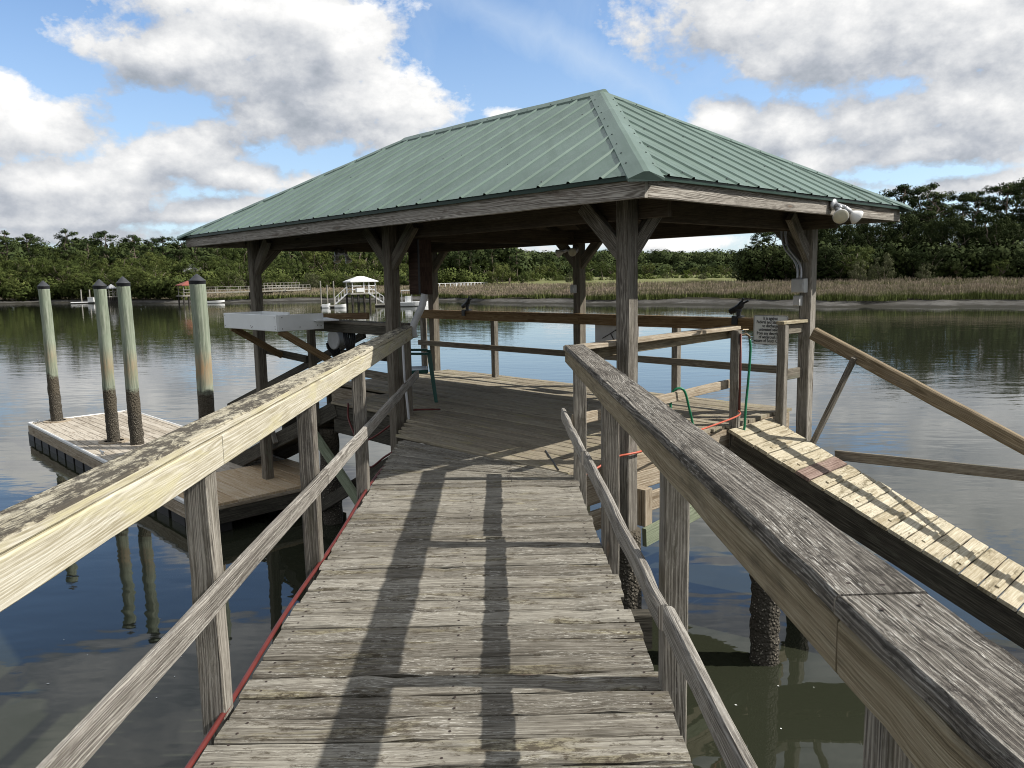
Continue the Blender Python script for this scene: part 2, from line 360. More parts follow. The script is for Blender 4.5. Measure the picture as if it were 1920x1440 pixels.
M['lawn'] = groundmat('lawn', (.11, .12, .04), (.20, .20, .08), .12)
def watermat():
    m = bpy.data.materials.new('river_water'); t = NT(m); g = t.n('ShaderNodeNewGeometry')
    mp = t.n('ShaderNodeMapping'); mp.inputs['Rotation'].default_value = (0, 0, .25); mp.inputs['Scale'].default_value = (.55, 1.25, 1); t.l(g.outputs['Position'], mp.inputs[0])
    a = t.noise(mp.outputs[0], 1.5, 2, .5, .3); b = t.noise(mp.outputs[0], 5., 3, .5, .2); c = t.noise(mp.outputs[0], .28, 2, .5)
    pm = t.ramp(t.noise(mp.outputs[0], .055, 3, .5), [(.38, .12), (.62, 1.)])
    h = t.math('ADD', t.math('MULTIPLY', a, .9), t.math('ADD', t.math('MULTIPLY', t.math('MULTIPLY', b, pm), .34), t.math('MULTIPLY', c, 1.6)))
    col = t.mix(t.noise(g.outputs['Position'], .05, 3), (.022, .025, .016), (.031, .034, .021))
    bb = t.out(col, .02, h, .25, .028, .5); bb.inputs['IOR'].default_value = 1.5; return m
M['water'] = watermat()
# ------------------------------------------------------------------ camera
F, PIT, ROL = 1449.6, math.radians(7.7865), math.radians(-1.1304)
cp, sp_ = math.cos(PIT), math.sin(PIT)
fw = Vector((0, cp, -sp_)); up = Vector((0, sp_, cp)); rt = Vector((1, 0, 0))
c_, s_ = math.cos(ROL), math.sin(ROL)
R3 = rt*c_+up*s_; U3 = up*c_-rt*s_
cam = bpy.data.cameras.new('camera'); co = bpy.data.objects.new('camera', cam); COL.objects.link(co)
mat = Matrix((R3, U3, -fw)).transposed().to_4x4(); mat.translation = (0, 0, 1.6); co.matrix_world = mat
cam.sensor_width = 36; cam.lens = F/1920*36; cam.clip_start = .05; cam.clip_end = 6000
S.camera = co
CAM = Vector((0, 0, 1.6))
def aim(x, y): return (fw+R3*((x-960)/F)-U3*((y-720)/F))          # direction in the world of a bearing read off the photo
def bear(px, dist):                                                # ground point at that bearing and distance
    d = aim(px, 530); d.z = 0; d.normalize(); return d*dist
# ------------------------------------------------------------------ daylight
SUN = Vector((1., -.075, 0)).normalized()*math.cos(math.radians(41))+Z*math.sin(math.radians(41))
sl = bpy.data.lights.new('sun', 'SUN'); sl.energy = 4.8; sl.angle = math.radians(.55); sl.color = (1, .955, .88)
so = bpy.data.objects.new('sun', sl); COL.objects.link(so); so.rotation_euler = (-SUN).to_track_quat('-Z', 'Y').to_euler(); so.location = (30, -5, 40)
Wd = bpy.data.worlds.new('World'); S.world = Wd; t = NT(Wd)
sky = t.n('ShaderNodeTexSky', sky_type='NISHITA'); sky.sun_disc = False
sky.sun_elevation = math.radians(41); sky.sun_rotation = math.atan2(SUN.x, SUN.y); sky.air_density = 1.0; sky.dust_density = .4; sky.ozone_density = 2.
# clouds: a density field over directions (ellipses broken up by noise), lit from the sun's side
G = bpy.data.node_groups.new('cloud_density', 'ShaderNodeTree')
G.interface.new_socket('Vector', in_out='INPUT', socket_type='NodeSocketVector'); G.interface.new_socket('Density', in_out='OUTPUT', socket_type='NodeSocketFloat')
g = NT.__new__(NT); g.t = G
gi = g.n('NodeGroupInput'); go = g.n('NodeGroupOutput'); gv = gi.outputs[0]
CL = [  # bearing (x, y), half size (x, y) of each cloud body, strength
 (300, 108, 190, 62, 1), (430, 70, 190, 75, 1), (500, 20, 240, 60, 1), (645, 105, 120, 100, 1.1), (740, 195, 135, 78, 1.15), (610, 190, 190, 85, 1), (530, 235, 150, 55, .95), (690, 250, 110, 45, .8),
 (520, 140, 150, 60, 1.05), (150, 345, 210, 45, .95), (430, 395, 210, 30, .9), (60, 420, 200, 24, .8), (50, 235, 135, 62, 1), (10, 170, 55, 45, .8), (340, 290, 130, 52, 1), (255, 320, 80, 75, .9), (440, 330, 130, 32, .8), (150, 385, 220, 40, .85), (40, 355, 90, 45, .8), (300, 405, 270, 24, .7), (560, 345, 90, 32, .75), (120, 440, 330, 22, .65), (215, 350, 130, 40, .8),
 (1430, 30, 250, 95, 1.05), (1590, 80, 260, 85, 1.05), (1720, 20, 330, 110, 1.1), (1420, 120, 120, 45, .8), (1900, 60, 160, 130, 1), (1360, 225, 75, 55, 1), (1480, 245, 130, 62, 1), (1640, 235, 120, 75, 1.05), (1600, 290, 210, 40, .9), (1880, 195, 140, 105, 1.1), (1780, 270, 170, 42, .95),
 (1860, 345, 200, 22, .7), (1560, 350, 150, 18, .45), (1250, 455, 260, 24, .75), (1120, 450, 150, 30, .5), (950, 470, 200, 22, .6), (945, 215, 42, 12, .55)]
cur = None
for (x, y, rx, ry, k) in CL:
    d = aim(x, y).normalized()
    a = g.n('ShaderNodeVectorMath', operation='SUBTRACT'); g.l(gv, a.inputs[0]); a.inputs[1].default_value = d
    b = g.n('ShaderNodeVectorMath', operation='MULTIPLY'); g.l(a.outputs[0], b.inputs[0]); q = F/.93
    b.inputs[1].default_value = (q/rx, q/max(rx, ry)*1.2, q/ry)
    c = g.n('ShaderNodeVectorMath', operation='LENGTH'); g.l(b.outputs[0], c.inputs[0])
    v = g.math('MULTIPLY_ADD', c.outputs['Value'], -k, k)
    cur = v if cur is None else g.math('SMOOTH_MAX', cur, v, .25)
spz = g.n('ShaderNodeSeparateXYZ'); g.l(gv, spz.inputs[0])
n0 = g.noise(gv, 2.3, 4, .5)                                   # loose cloud everywhere outside the framed view
wide = g.math('MULTIPLY', g.math('SUBTRACT', n0, .24), 4.)
wide = g.math('MINIMUM', wide, .75)
front = g.ramp(g.math('MULTIPLY_ADD', spz.outputs[1], .5, .5), [(.78, 1.), (.9, 0.)])
hi = g.ramp(spz.outputs[2], [(.325, 0.), (.40, 1.)])
gate = g.math('MAXIMUM', front, hi)
wide = g.math('SUBTRACT', g.math('MULTIPLY', wide, gate), g.math('MULTIPLY', g.math('SUBTRACT', 1., gate), 3.))
cur = g.math('MAXIMUM', cur, wide)
st = g.n('ShaderNodeMapping'); st.inputs['Scale'].default_value = (1, 1, 1.5); g.l(gv, st.inputs[0])
nb = g.noise(st.outputs[0], 9, 7, .6, .15); nm = g.noise(st.outputs[0], 30, 5, .62, 0)
den = g.math('ADD', cur, g.math('ADD', g.math('MULTIPLY', g.math('SUBTRACT', nb, .5), 2.2), g.math('MULTIPLY', g.math('SUBTRACT', nm, .5), .95)))
g.l(den, go.inputs[0])
tc = t.n('ShaderNodeTexCoord'); vec = tc.outputs['Generated']
def dens(off):
    a = t.n('ShaderNodeVectorMath', operation='ADD'); t.l(vec, a.inputs[0]); a.inputs[1].default_value = off
    x = t.n('ShaderNodeGroup'); x.node_tree = G; t.l(a.outputs[0], x.inputs[0]); return x.outputs[0]
D0 = dens((0, 0, 0)); D1 = dens((.028, -.004, .026)); D2 = dens((.055, 0, .075))
mask = t.ramp(D0, [(.0, 0.), (.10, .36), (.32, 1.)])
rel = t.math('MULTIPLY_ADD', t.math('SUBTRACT', D0, D1), .44, .52)
thick = t.math('MAXIMUM', D2, 0.)
lit = t.math('SUBTRACT', rel, t.math('MULTIPLY', t.math('MINIMUM', thick, 1.1), .32), clamp=True)
ccol = t.ramp(lit, [(.0, (.46, .51, .58)), (.22, (.62, .66, .73)), (.48, (.90, .92, .95)), (.85, (1.30, 1.29, 1.27))])
# thin high streak
sv = t.n('ShaderNodeSeparateXYZ'); t.l(vec, sv.inputs[0])
pa, pb = aim(870, -10).normalized(), aim(1330, 235).normalized()
nrm = pa.cross(pb).normalized(); al = (pb-pa).normalized()
dt = t.n('ShaderNodeVectorMath', operation='DOT_PRODUCT'); t.l(vec, dt.inputs[0]); dt.inputs[1].default_value = nrm
da = t.n('ShaderNodeVectorMath', operation='DOT_PRODUCT'); t.l(vec, da.inputs[0]); da.inputs[1].default_value = al
sn = t.noise(vec, 14, 6, .62, .6)
sd = t.math('ABSOLUTE', t.math('ADD', dt.outputs['Value'], t.math('MULTIPLY', t.math('SUBTRACT', sn, .5), .05)))
sw = t.ramp(sd, [(.0, 1.), (.035, 0.)])
lo, hi_ = pa.dot(al), pb.dot(al)
sl_ = t.ramp(t.math('MULTIPLY', t.math('SUBTRACT', da.outputs['Value'], lo), 1/(hi_-lo)), [(-.0, .55), (.5, .9), (.85, .5), (1., 0.)])
streak = t.math('MULTIPLY', t.math('MULTIPLY', sw, sl_), .62)
haze = t.ramp(sv.outputs[2], [(.0, .62), (.10, .34), (.32, .02)])
cir = t.math('MULTIPLY', t.ramp(t.noise(vec, 4.5, 7, .62, .8), [(.42, 0.), (.75, 1.)]), .30)
wisp = t.math('MAXIMUM', t.math('MAXIMUM', haze, cir), streak)
bgs = t.n('ShaderNodeBackground'); t.l(t.mix(1., sky.outputs[0], (.88, .98, 1.09), 'MULTIPLY'), bgs.inputs[0]); bgs.inputs[1].default_value = .135
bgw = t.n('ShaderNodeBackground'); bgw.inputs[0].default_value = (.66, .79, .96, 1); bgw.inputs[1].default_value = .80
bgc = t.n('ShaderNodeBackground'); t.l(ccol, bgc.inputs[0]); bgc.inputs[1].default_value = .66
m1 = t.n('ShaderNodeMixShader'); t.l(wisp, m1.inputs[0]); t.l(bgs.outputs[0], m1.inputs[1]); t.l(bgw.outputs[0], m1.inputs[2])
m2 = t.n('ShaderNodeMixShader'); t.l(mask, m2.inputs[0]); t.l(m1.outputs[0], m2.inputs[1]); t.l(bgc.outputs[0], m2.inputs[2])
wo = t.n('ShaderNodeOutputWorld'); t.l(m2.outputs[0], wo.inputs[0])
S.view_settings.view_transform = 'Standard'; S.view_settings.look = 'None'; S.view_settings.exposure = .30; S.view_settings.gamma = 1
try: S.cycles.use_denoising = True; S.cycles.filter_width = 1.05; S.cycles.max_bounces = 5; S.cycles.transparent_max_bounces = 2; S.cycles.caustics_reflective = False; S.cycles.caustics_refractive = False
except Exception: pass
# ------------------------------------------------------------------ water, banks
def sheet(name, pts, mat, z=None):
    m = MB(); q = len(m.v); m.v += [Vector(p) for p in pts]; m.face(tuple(range(len(pts))), [(p[0], p[1]) for p in pts], 0)
    return tag(m.build(name, mat), kind='structure')
sheet('water', [(-3000, -3000, WZ), (3000, -3000, WZ), (3000, 3000, WZ), (-3000, 3000, WZ)], M['water'])
sheet('riverbed', [(-3000, -3000, WZ-2), (3000, -3000, WZ-2), (3000, 3000, WZ-2), (-3000, 3000, WZ-2)], M['soil'])
SH = [(420, -60), (260, 0), (150, 25), (90, 42), (62, 56), (43.2, 67), (31, 76), (20.5, 86.5), (10, 96), (2, 103), (-8, 119), (-19, 133), (-27, 137), (-39, 141), (-53, 139), (-72, 151), (-90, 166), (-104, 172), (-122, 168), (-165, 160), (-260, 170), (-420, 210)]
SHP = smoothpath([(x, y, 0) for x, y in SH], 16)
for i, p in enumerate(SHP):                                        # a ragged water line
    k = math.sin(i*.56)*.7+math.sin(i*.23+1)*1.1+random.gauss(0, .22); d = p.normalized(); SHP[i] = p+d*k
SPX = np.array([960+F*p.x/p.y if p.y > 20 else 9e4 for p in SHP]); SDD = np.array([p.length for p in SHP])
def shore(px): o = np.argsort(SPX); return float(np.interp(px, SPX[o], SDD[o]))
def inland(p, off): return p+Vector((p.x, p.y, 0)).normalized()*off
def bank(name, rows, mat, jit=0.):
    """rows: (offset inland, height) strips along the shore"""
    m = MB(); n = len(SHP); grid = []
    for (off, z) in rows:
        ids = []
        for i, p in enumerate(SHP):
            q = inland(p, off*(1+.18*math.sin(i*.33+off)))
            m.v.append(Vector((q.x, q.y, z+random.gauss(0, jit)))); ids.append(len(m.v)-1)
        grid.append(ids)
    for a, b in zip(grid, grid[1:]):
        for i in range(n-1): m.face((a[i+1], a[i], b[i], b[i+1]), [(0, 0)]*4, 0)
    return tag(m.build(name, mat, smooth=True), kind='structure')
bank('mud_bank', [(-4, WZ-.6), (0, WZ-.02), (1.5, WZ+.14), (3, WZ+.27), (4.4, WZ+.40), (5.6, WZ+.50), (6.4, WZ+.62), (9, WZ+.68)], M['mud'], .05)
bank('marsh_ground', [(7, WZ+.60), (12, WZ+.68), (30, WZ+.85), (60, WZ+1.22)], M['soil'], .02)
bank('lawn', [(59, WZ+1.2), (75, WZ+1.7), (110, WZ+2.2), (180, WZ+2.4), (420, WZ+3.5)], M['lawn'], .05)
bank('ground', [(415, WZ+3.3), (600, WZ+3.5), (2500, WZ+4)], M['soil'], .05)
# marsh grass: one mass of blades, dense along the front edge
def grass(i0, i1, name):
    pts = np.array([[p.x, p.y] for p in SHP]); P = []; H = []; tipk = []
    seg = np.linalg.norm(np.diff(pts, axis=0), axis=1)
    for i in range(i0, i1):
        a, b = pts[i], pts[i+1]; dist = np.linalg.norm(a)
        ln = seg[i]
        dens = np.clip(75/dist, .35, 1.)
        for (o0, o1, k, h0, h1) in ((5.6, 7.4, 150, .6, 1.0), (7., 10, 230, .9, 1.3), (10, 20, 260, 1.0, 1.4), (20, 42, 220, 1.05, 1.45), (42, 62, 120, 1.0, 1.4)):
            n = int(ln*k*dens)
            if n == 0: continue
            tt = RNG.random(n)[:, None]; q = a+(b-a)*tt; r = q/np.linalg.norm(q, axis=1)[:, None]
            wob = 1.7*np.sin(i*.19)+1.1*np.sin(i*.52+1)+.4*np.sin(i*1.1)
            off = o0+RNG.random(n)*(o1-o0)+(wob if o0 < 8 else (wob*.6 if o0 < 12 else 0)); q = q+r*off[:, None]
            z = WZ+.62+np.clip((off-7)/55*.6, -.15, .6)
            hv = .86+.12*np.sin(q[:, 0]*.35+q[:, 1]*.21)+.09*np.sin(q[:, 0]*.9-q[:, 1]*.6)+.06*np.sin(q[:, 1]*1.7)
            P.append(np.c_[q, z]); H.append((h0+RNG.random(n)*(h1-h0))*hv)
    P = np.vstack(P); H = np.concatenate(H); n = len(P)
    w = np.clip(.025*np.linalg.norm(P[:, :2], axis=1)/80, .02, .07)
    view = P[:, :2]/np.linalg.norm(P[:, :2], axis=1)[:, None]; side = np.c_[view[:, 1], -view[:, 0]]
    ang = RNG.normal(0, .9, n); ca, sa = np.cos(ang), np.sin(ang)
    side = np.c_[side[:, 0]*ca-side[:, 1]*sa, side[:, 0]*sa+side[:, 1]*ca]
    lean = RNG.normal(0, .14, (n, 2))*H[:, None]
    v = np.zeros((n, 4, 3)); sd = np.c_[side*w[:, None], np.zeros(n)]
    base = P-np.array([0, 0, .1]); top = P+np.c_[lean, H]
    v[:, 0] = base-sd; v[:, 1] = base+sd; v[:, 2] = top+sd*.45; v[:, 3] = top-sd*.45
    tip = np.zeros((n, 4)); tip[:, 2:] = 1
    me = np_mesh(name, v.reshape(-1, 3), np.arange(n*4).reshape(n, 4), RNG.random(n), M['grass'], tip.ravel())
    o = bpy.data.objects.new(name, me); COL.objects.link(o); return tag(o, kind='stuff')
GI = [i for i in range(len(SHP)-1) if 330 < SPX[i] < 3300]
tag(grass(min(GI), max(GI), 'marsh_grass'), 'tan and green marsh grass standing behind the mud bank', 'marsh grass')
# ------------------------------------------------------------------ trees
def leaves(centres, radii, per, size, flat=1., mid=None):
    """leaf quads scattered through clumps; returns verts, quads, rnd, normals"""
    V = []; R = []; N = []
    for (c, r) in zip(centres, radii):
        n = int(per*r*r)+8
        d = RNG.normal(size=(n, 3)); d /= np.linalg.norm(d, axis=1)[:, None]
        rr = r*(RNG.random(n)**.38)
        p = np.array(c)+d*rr[:, None]*np.array([1, 1, flat])
        o = d.copy()
        if mid is not None:
            e = np.array(c)-np.array(mid); o = o+.45*e/(np.linalg.norm(e)+1e-6)
        o = o+np.array([0, 0, .15]); o /= np.linalg.norm(o, axis=1)[:, None]
        nn = o+RNG.normal(0, .38, (n, 3)); nn /= np.linalg.norm(nn, axis=1)[:, None]
        a = np.cross(nn, RNG.normal(size=(n, 3))); a /= np.linalg.norm(a, axis=1)[:, None]; b = np.cross(nn, a)
        s = size*(.55+RNG.random(n)*.9); a *= s[:, None]*.5; b *= s[:, None]*.36
        q = np.stack([p-a-b*.4, p+a*.1-b, p+a+b*.3, p-a*.1+b], 1); V.append(q.reshape(-1, 3))
        sn = o*.9+nn*.14; sn /= np.linalg.norm(sn, axis=1)[:, None]; N.append(np.repeat(sn, 4, axis=0))
        R.append(np.clip(RNG.normal(RNG.random()*.7+.15, .14, n), 0, 1))
    V = np.vstack(V); return V, np.arange(len(V)).reshape(-1, 4), np.concatenate(R), np.vstack(N)
def leaf_mesh(name, data, mat):
    V, Q, Rn, N = data; me = np_mesh(name, V, Q, Rn, mat)
    me.normals_split_custom_set_from_vertices(N.tolist()); return me
def limb(m, p, q, r0, r1, k=5):
    p, q = Vector(p), Vector(q); pts = [p+(q-p)*i/k+Vector((random.gauss(0, 1), random.gauss(0, 1), random.gauss(0, .5)))*(.03*(q-p).length if 0 < i < k else 0) for i in range(k+1)]
    m.tube(pts, [r0+(r1-r0)*i/k for i in range(k+1)], 6)
PROTO = {}
def proto(kind, i):
    """unit trees 10 m tall"""
    m = MB(); C, Rr = [], []
    if kind == 'pine':
        H = 10; lean = random.gauss(0, .25); top = Vector((lean, random.gauss(0, .25), H*.97))
        limb(m, (0, 0, -.3), top, .2, .05, 8)
        zc, rad = H*random.uniform(.68, .76), random.uniform(1.7, 2.5)
        for k in range(random.randint(26, 36)):
            z = H*random.uniform(.42, .97); t_ = (z-zc)/(H*.30); reach = rad*math.sqrt(max(.06, 1-min(1, abs(t_))**2))*random.uniform(.45, 1.12); an = random.random()*6.28
            base = Vector((lean*z/H, 0, max(z-reach*.35, 2))); e = Vector((lean*z/H+math.cos(an)*reach, math.sin(an)*reach, z))
            limb(m, base, e, .05, .015, 3)
            C.append(e); Rr.append(random.uniform(.42, .85))
            if random.random() < .6: C.append(base+(e-base)*random.uniform(.5, .8)+Z*.15); Rr.append(random.uniform(.35, .6))
        C.append(top); Rr.append(.6)
        D_ = leaves(C, Rr, 300, .165, .62, (lean*.7, 0, zc)); mat = M['pineleaf']
    elif kind in ('oak', 'live'):
        H = 10; limb(m, (0, 0, -.3), (0, 0, 3.2), .34, .24, 3); n = 135
        wx = random.uniform(4.2, 5.4)
        for k in range(9):
            an = k*.7+random.random(); limb(m, (0, 0, random.uniform(2, 3.4)), (math.cos(an)*wx*.62, math.sin(an)*wx*.62, random.uniform(4.5, 8.3)), .2, .04, 4)
        lob = [(random.gauss(0, .45)*wx, random.gauss(0, .45)*wx, random.uniform(2.8, 8.2), random.uniform(1.5, 2.7)) for _ in range(11)]
        while len(C) < n:
            lx, ly, lz, lr = random.choice(lob)
            d = Vector((random.gauss(0, 1), random.gauss(0, 1), random.gauss(0, .8))); d.normalize(); p = Vector((lx, ly, lz))+d*lr*random.uniform(.55, 1.1)
            if p.z < 1.0 or p.z > 9.8: continue
            C.append(p); Rr.append(random.uniform(.4, .95))
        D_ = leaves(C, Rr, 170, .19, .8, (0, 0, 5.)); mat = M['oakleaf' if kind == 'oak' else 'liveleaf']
    else:
        H = 10; n = 70
        for k in range(5):
            an = k*1.25; limb(m, (0, 0, -.2), (math.cos(an)*3, math.sin(an)*3, 6), .16, .04, 3)
        while len(C) < n:
            p = Vector((random.gauss(0, 3.2), random.gauss(0, 3.2), random.uniform(.5, 9)))
            if (p.x**2+p.y**2)/44+((p.z-3.5)/6)**2 > 1: continue
            C.append(p); Rr.append(random.uniform(.7, 1.5))
        D_ = leaves(C, Rr, 75, .27, .85, (0, 0, 4.)); mat = M[{'shrub': 'oakleaf', 'pale': 'paleleaf', 'bright': 'bright'}[kind]]
    root = thing('tree', None, 'tree'); tr = m.build('trunk', M['bark'], root, smooth=True)
    cr = bpy.data.objects.new('crown', leaf_mesh('crown', D_, mat)); COL.objects.link(cr); cr.parent = root
    root.location = (0, 0, -500)
    return root, tr, cr
NP = {'pine': 6, 'oak': 5, 'live': 4, 'shrub': 2, 'pale': 2, 'bright': 2}
for k, n in NP.items(): PROTO[k] = [proto(k, i) for i in range(n)]
USED = set()
NAME = {'pine': 'pine_tree', 'oak': 'oak_tree', 'live': 'oak_tree', 'shrub': 'shrub', 'pale': 'shrub', 'bright': 'shrub'}
def plant(kind, p, h, label, group, wide=1.):
    i = random.randrange(NP[kind]); root, tr, cr = PROTO[kind][i]
    if (kind, i) not in USED: USED.add((kind, i)); r, ch = root, (tr, cr); r.name = NAME[kind]
    else:
        r = root.copy(); r.name = NAME[kind]; COL.objects.link(r); ch = []
        for o in (tr, cr):
            c = o.copy(); COL.objects.link(c); c.parent = r; ch.append(c)
    r.location = p; r.rotation_euler = (0, 0, random.random()*6.28); s = h/9.9; r.scale = (s*wide, s*wide, s)
    return tag(r, label, {'pine': 'pine tree', 'oak': 'oak tree', 'live': 'oak tree'}.get(kind, 'shrub'), group)
def at(px, D, z): q = bear(px, D); return Vector((q.x, q.y, z))
def hz(px): return 542.0-(px+68)*.01973                                 # height of the horizon at that bearing
def hgt(px, y, D, z): return 1.6+(hz(px)-y)/F*D*math.cos(math.atan((px-960)/F))-z
LB = 'wood on the far left bank'; RB = 'wood on the right bank'; CB = 'wood beyond the marsh'
# left bank, from the photograph's skyline
for px, y, kind, D in [(-60, 440, 'pine', 235), (15, 436, 'pine', 232), (58, 441, 'pine', 236), (95, 453, 'oak', 240), (135, 432, 'pine', 226), (150, 452, 'oak', 236), (172, 450, 'pine', 242), (205, 436, 'pine', 228), (225, 450, 'oak', 232), (255, 443, 'pine', 224), (285, 448, 'pine', 238), (312, 446, 'pine', 226), (340, 446, 'pine', 226), (375, 440, 'pine', 230), (415, 446, 'pine', 235), (450, 452, 'oak', 230), (500, 455, 'pine', 240), (545, 452, 'pine', 232), (590, 455, 'oak', 235), (630, 455, 'pine', 238), (670, 458, 'oak', 240), (705, 456, 'pine', 232), (760, 455, 'oak', 240), (795, 458, 'pine', 236), (830, 462, 'pine', 226), (862, 464, 'pine', 225), (885, 466, 'pine', 224), (925, 459, 'pine', 250), (958, 463, 'pine', 262), (972, 470, 'pine', 258)]:
    z = WZ+2; plant(kind, at(px, D, z), hgt(px, y, D, z), 'tall pine rising out of the wood on the far left bank' if kind == 'pine' else 'tall dark oak in the skyline of the far left bank', LB+', '+kind+' in the skyline')
for px in range(-420, 800, 26):
    D = max(random.uniform(196, 222)+max(0, px-320)*.03, shore(px)+14); z = WZ+1.8; y = random.uniform(470, 500)
    x = px+random.uniform(-9, 9)
    plant('oak', at(x, D, z), hgt(x, y, D, z), 'round leafy oak of the middle row on the far left bank', LB+', middle row', random.uniform(.95, 1.25))
for px in list(range(-400, 335, 24)):
    D = shore(px)+random.uniform(6, 12); z = WZ+.8; y = random.uniform(497, 521); x = px+random.uniform(-7, 7)
    plant('oak' if px % 48 else 'shrub', at(x, D, z), hgt(x, y, D, z), 'low spreading green tree at the water edge of the left bank', LB+', low trees at the water edge', 1.35)
for px in list(range(345, 800, 28)):
    D = random.uniform(182, 196); z = WZ+1.5; y = random.uniform(500, 522); x = px+random.uniform(-9, 9)
    plant(random.choice(['oak', 'oak', 'shrub']), at(x, D, z), hgt(x, y, D, z), 'low green tree behind the marsh beside the long pier', LB+', low trees behind the marsh', 1.25)
for px, y, D, lab in [(585, 508, 176, 'pale grey-green round bush left of the white-roofed pier'), (655, 512, 182, 'olive rounded bush behind the mooring posts of the white-roofed pier'), (440, 506, 188, 'dull olive bush behind the long pier, near the square roof post')]:
    z = WZ+1.3; plant('pale', at(px, D, z), hgt(px, y, D, z), lab, None, .85)
# beyond the marsh, middle
for px, y, kind, D in [(905, 492, 'oak', 205), (955, 490, 'oak', 196), (1040, 486, 'oak', 300), (1012, 492, 'oak', 290), (1075, 486, 'pine', 300), (1100, 482, 'oak', 290), (1128, 475, 'pine', 300), (1150, 490, 'oak', 280), (1215, 493, 'oak', 250), (1260, 497, 'oak', 300), (1330, 498, 'oak', 300), (1360, 495, 'oak', 260), (1300, 500, 'oak', 330)]:
    z = WZ+2.; plant(kind, at(px, D, z), hgt(px, y, D, z), 'broad green tree beyond the marsh in the middle distance' if kind == 'oak' else 'slim pine above the broad trees of the middle distance', CB+', '+kind, 1.15)
plant('shrub', at(935, 172, WZ+1.2), hgt(935, 490, 172, WZ+1.2), 'large round dark green bush standing alone at the marsh edge', None, .95)
plant('shrub', at(985, 185, WZ+1.2), hgt(985, 505, 185, WZ+1.2), 'smaller round bush against the right side of the large lone bush', None, .8)
for px in range(1010, 1420, 34):
    D = random.uniform(205, 250); x = px+random.uniform(-10, 10); z = WZ+1.7; k = random.choice(['shrub', 'bright', 'pale', 'shrub'])
    plant(k, at(x, D, z), hgt(x, random.uniform(505, 514), D, z), {'shrub': 'dark green shrub on the lawn beyond the marsh', 'bright': 'bright yellow-green shrub on the lawn beyond the marsh', 'pale': 'pale grey-green shrub on the lawn beyond the marsh'}[k], CB+', '+k)
# right bank
for px, y, kind, D in [(1395, 470, 'pine', 185), (1422, 434, 'pine', 172), (1452, 432, 'pine', 168), (1478, 425, 'pine', 170), (1505, 418, 'pine', 166), (1540, 405, 'pine', 164), (1572, 410, 'pine', 168), (1605, 400, 'pine', 164), (1640, 398, 'pine', 160), (1668, 392, 'pine', 166), (1688, 352, 'pine', 158), (1706, 356, 'pine', 164), (1738, 349, 'pine', 158), (1762, 382, 'pine', 166), (1795, 368, 'pine', 164), (1826, 364, 'pine', 158), (1848, 380, 'pine', 168), (1872, 352, 'pine', 160), (1902, 345, 'pine', 164), (1935, 338, 'pine', 158), (1975, 340, 'pine', 162), (2020, 345, 'pine', 160), (2080, 340, 'pine', 160)]:
    z = WZ+2.2; plant(kind, at(px, D, z), hgt(px, y, D, z), 'tall pine with a bare lower trunk on the right bank', RB+', tall pines', 1.05)
for px in range(1405, 2120, 25):
    x = px+random.uniform(-9, 9); D = random.uniform(148, 160); z = WZ+2.; y = 468 if px < 1520 else random.uniform(392, 440)
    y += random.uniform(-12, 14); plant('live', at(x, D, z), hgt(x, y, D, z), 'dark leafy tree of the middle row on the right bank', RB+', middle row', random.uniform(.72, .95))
for px in range(1410, 2120, 27):
    x = px+random.uniform(-9, 9); D = random.uniform(136, 145); z = WZ+1.6; y = random.uniform(455, 495)
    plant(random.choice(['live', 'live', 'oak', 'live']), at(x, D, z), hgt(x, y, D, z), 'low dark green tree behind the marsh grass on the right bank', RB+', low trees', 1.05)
for px, y, D, lab in [(1655, 474, 131, 'round olive-grey bush in front of the dark right-hand wood'), (1612, 486, 131, 'smaller olive-grey bush left of the round one before the right-hand wood'), (1735, 492, 130, 'spreading grey-green bush before the right-hand wood, under the tallest pines')]:
    z = WZ+1.4; plant('pale', at(px, D, z), hgt(px, y, D, z), lab, None, .8)
for (kind, i), r in [((k, i), PROTO[k][i]) for k in PROTO for i in range(NP[k])]:
    if (kind, i) not in USED:
        for o in r[::-1]: bpy.data.objects.remove(o, do_unlink=True)
# far wood along the skyline and the undergrowth below the trees: one mass each
def mass(name, runs, size, label, mat, per=60):
    C, Rr = [], []
    for (x0, x1, n, D0, D1, y0, y1, r0, r1, flat) in runs:
        for _ in range(n):
            px = random.uniform(x0, x1); D = random.uniform(D0, D1)+(shore(px) if D1 < 60 else 0); y = random.uniform(y0, y1); z = hgt(px, y, D, 0)
            if random.random() < .6: z *= random.random()**.5
            C.append(at(px, D, z)); Rr.append(random.uniform(r0, r1))
    o = bpy.data.objects.new(name, leaf_mesh(name, leaves(C, Rr, per, size, .8), mat)); COL.objects.link(o); return tag(o, label, 'woodland', kind='stuff')
mass('forest', [(960, 1480, 330, 520, 620, 484, 492, 5, 9, .8), (960, 1480, 200, 480, 520, 500, 514, 4, 7, .8), (-500, 980, 520, 262, 300, 470, 500, 3, 6, .8)], 1.3, 'dark green wood closing the far skyline', M['pineleaf'], 13)
mass('undergrowth', [(-450, 345, 640, 5, 14, 528, 552, 1., 2.3, .8), (340, 900, 320, 196, 206, 515, 532, 1.5, 3, .8), (1000, 1400, 90, 240, 262, 515, 524, .8, 1.6, .7)], .5, 'green undergrowth below the trees of the left bank', M['oakleaf'], 36)
mass('thicket', [(1395, 2150, 620, 140, 150, 470, 518, 1.4, 2.8, .8)], .5, 'dark thicket filling the foot of the right-hand wood', M['liveleaf'], 36)
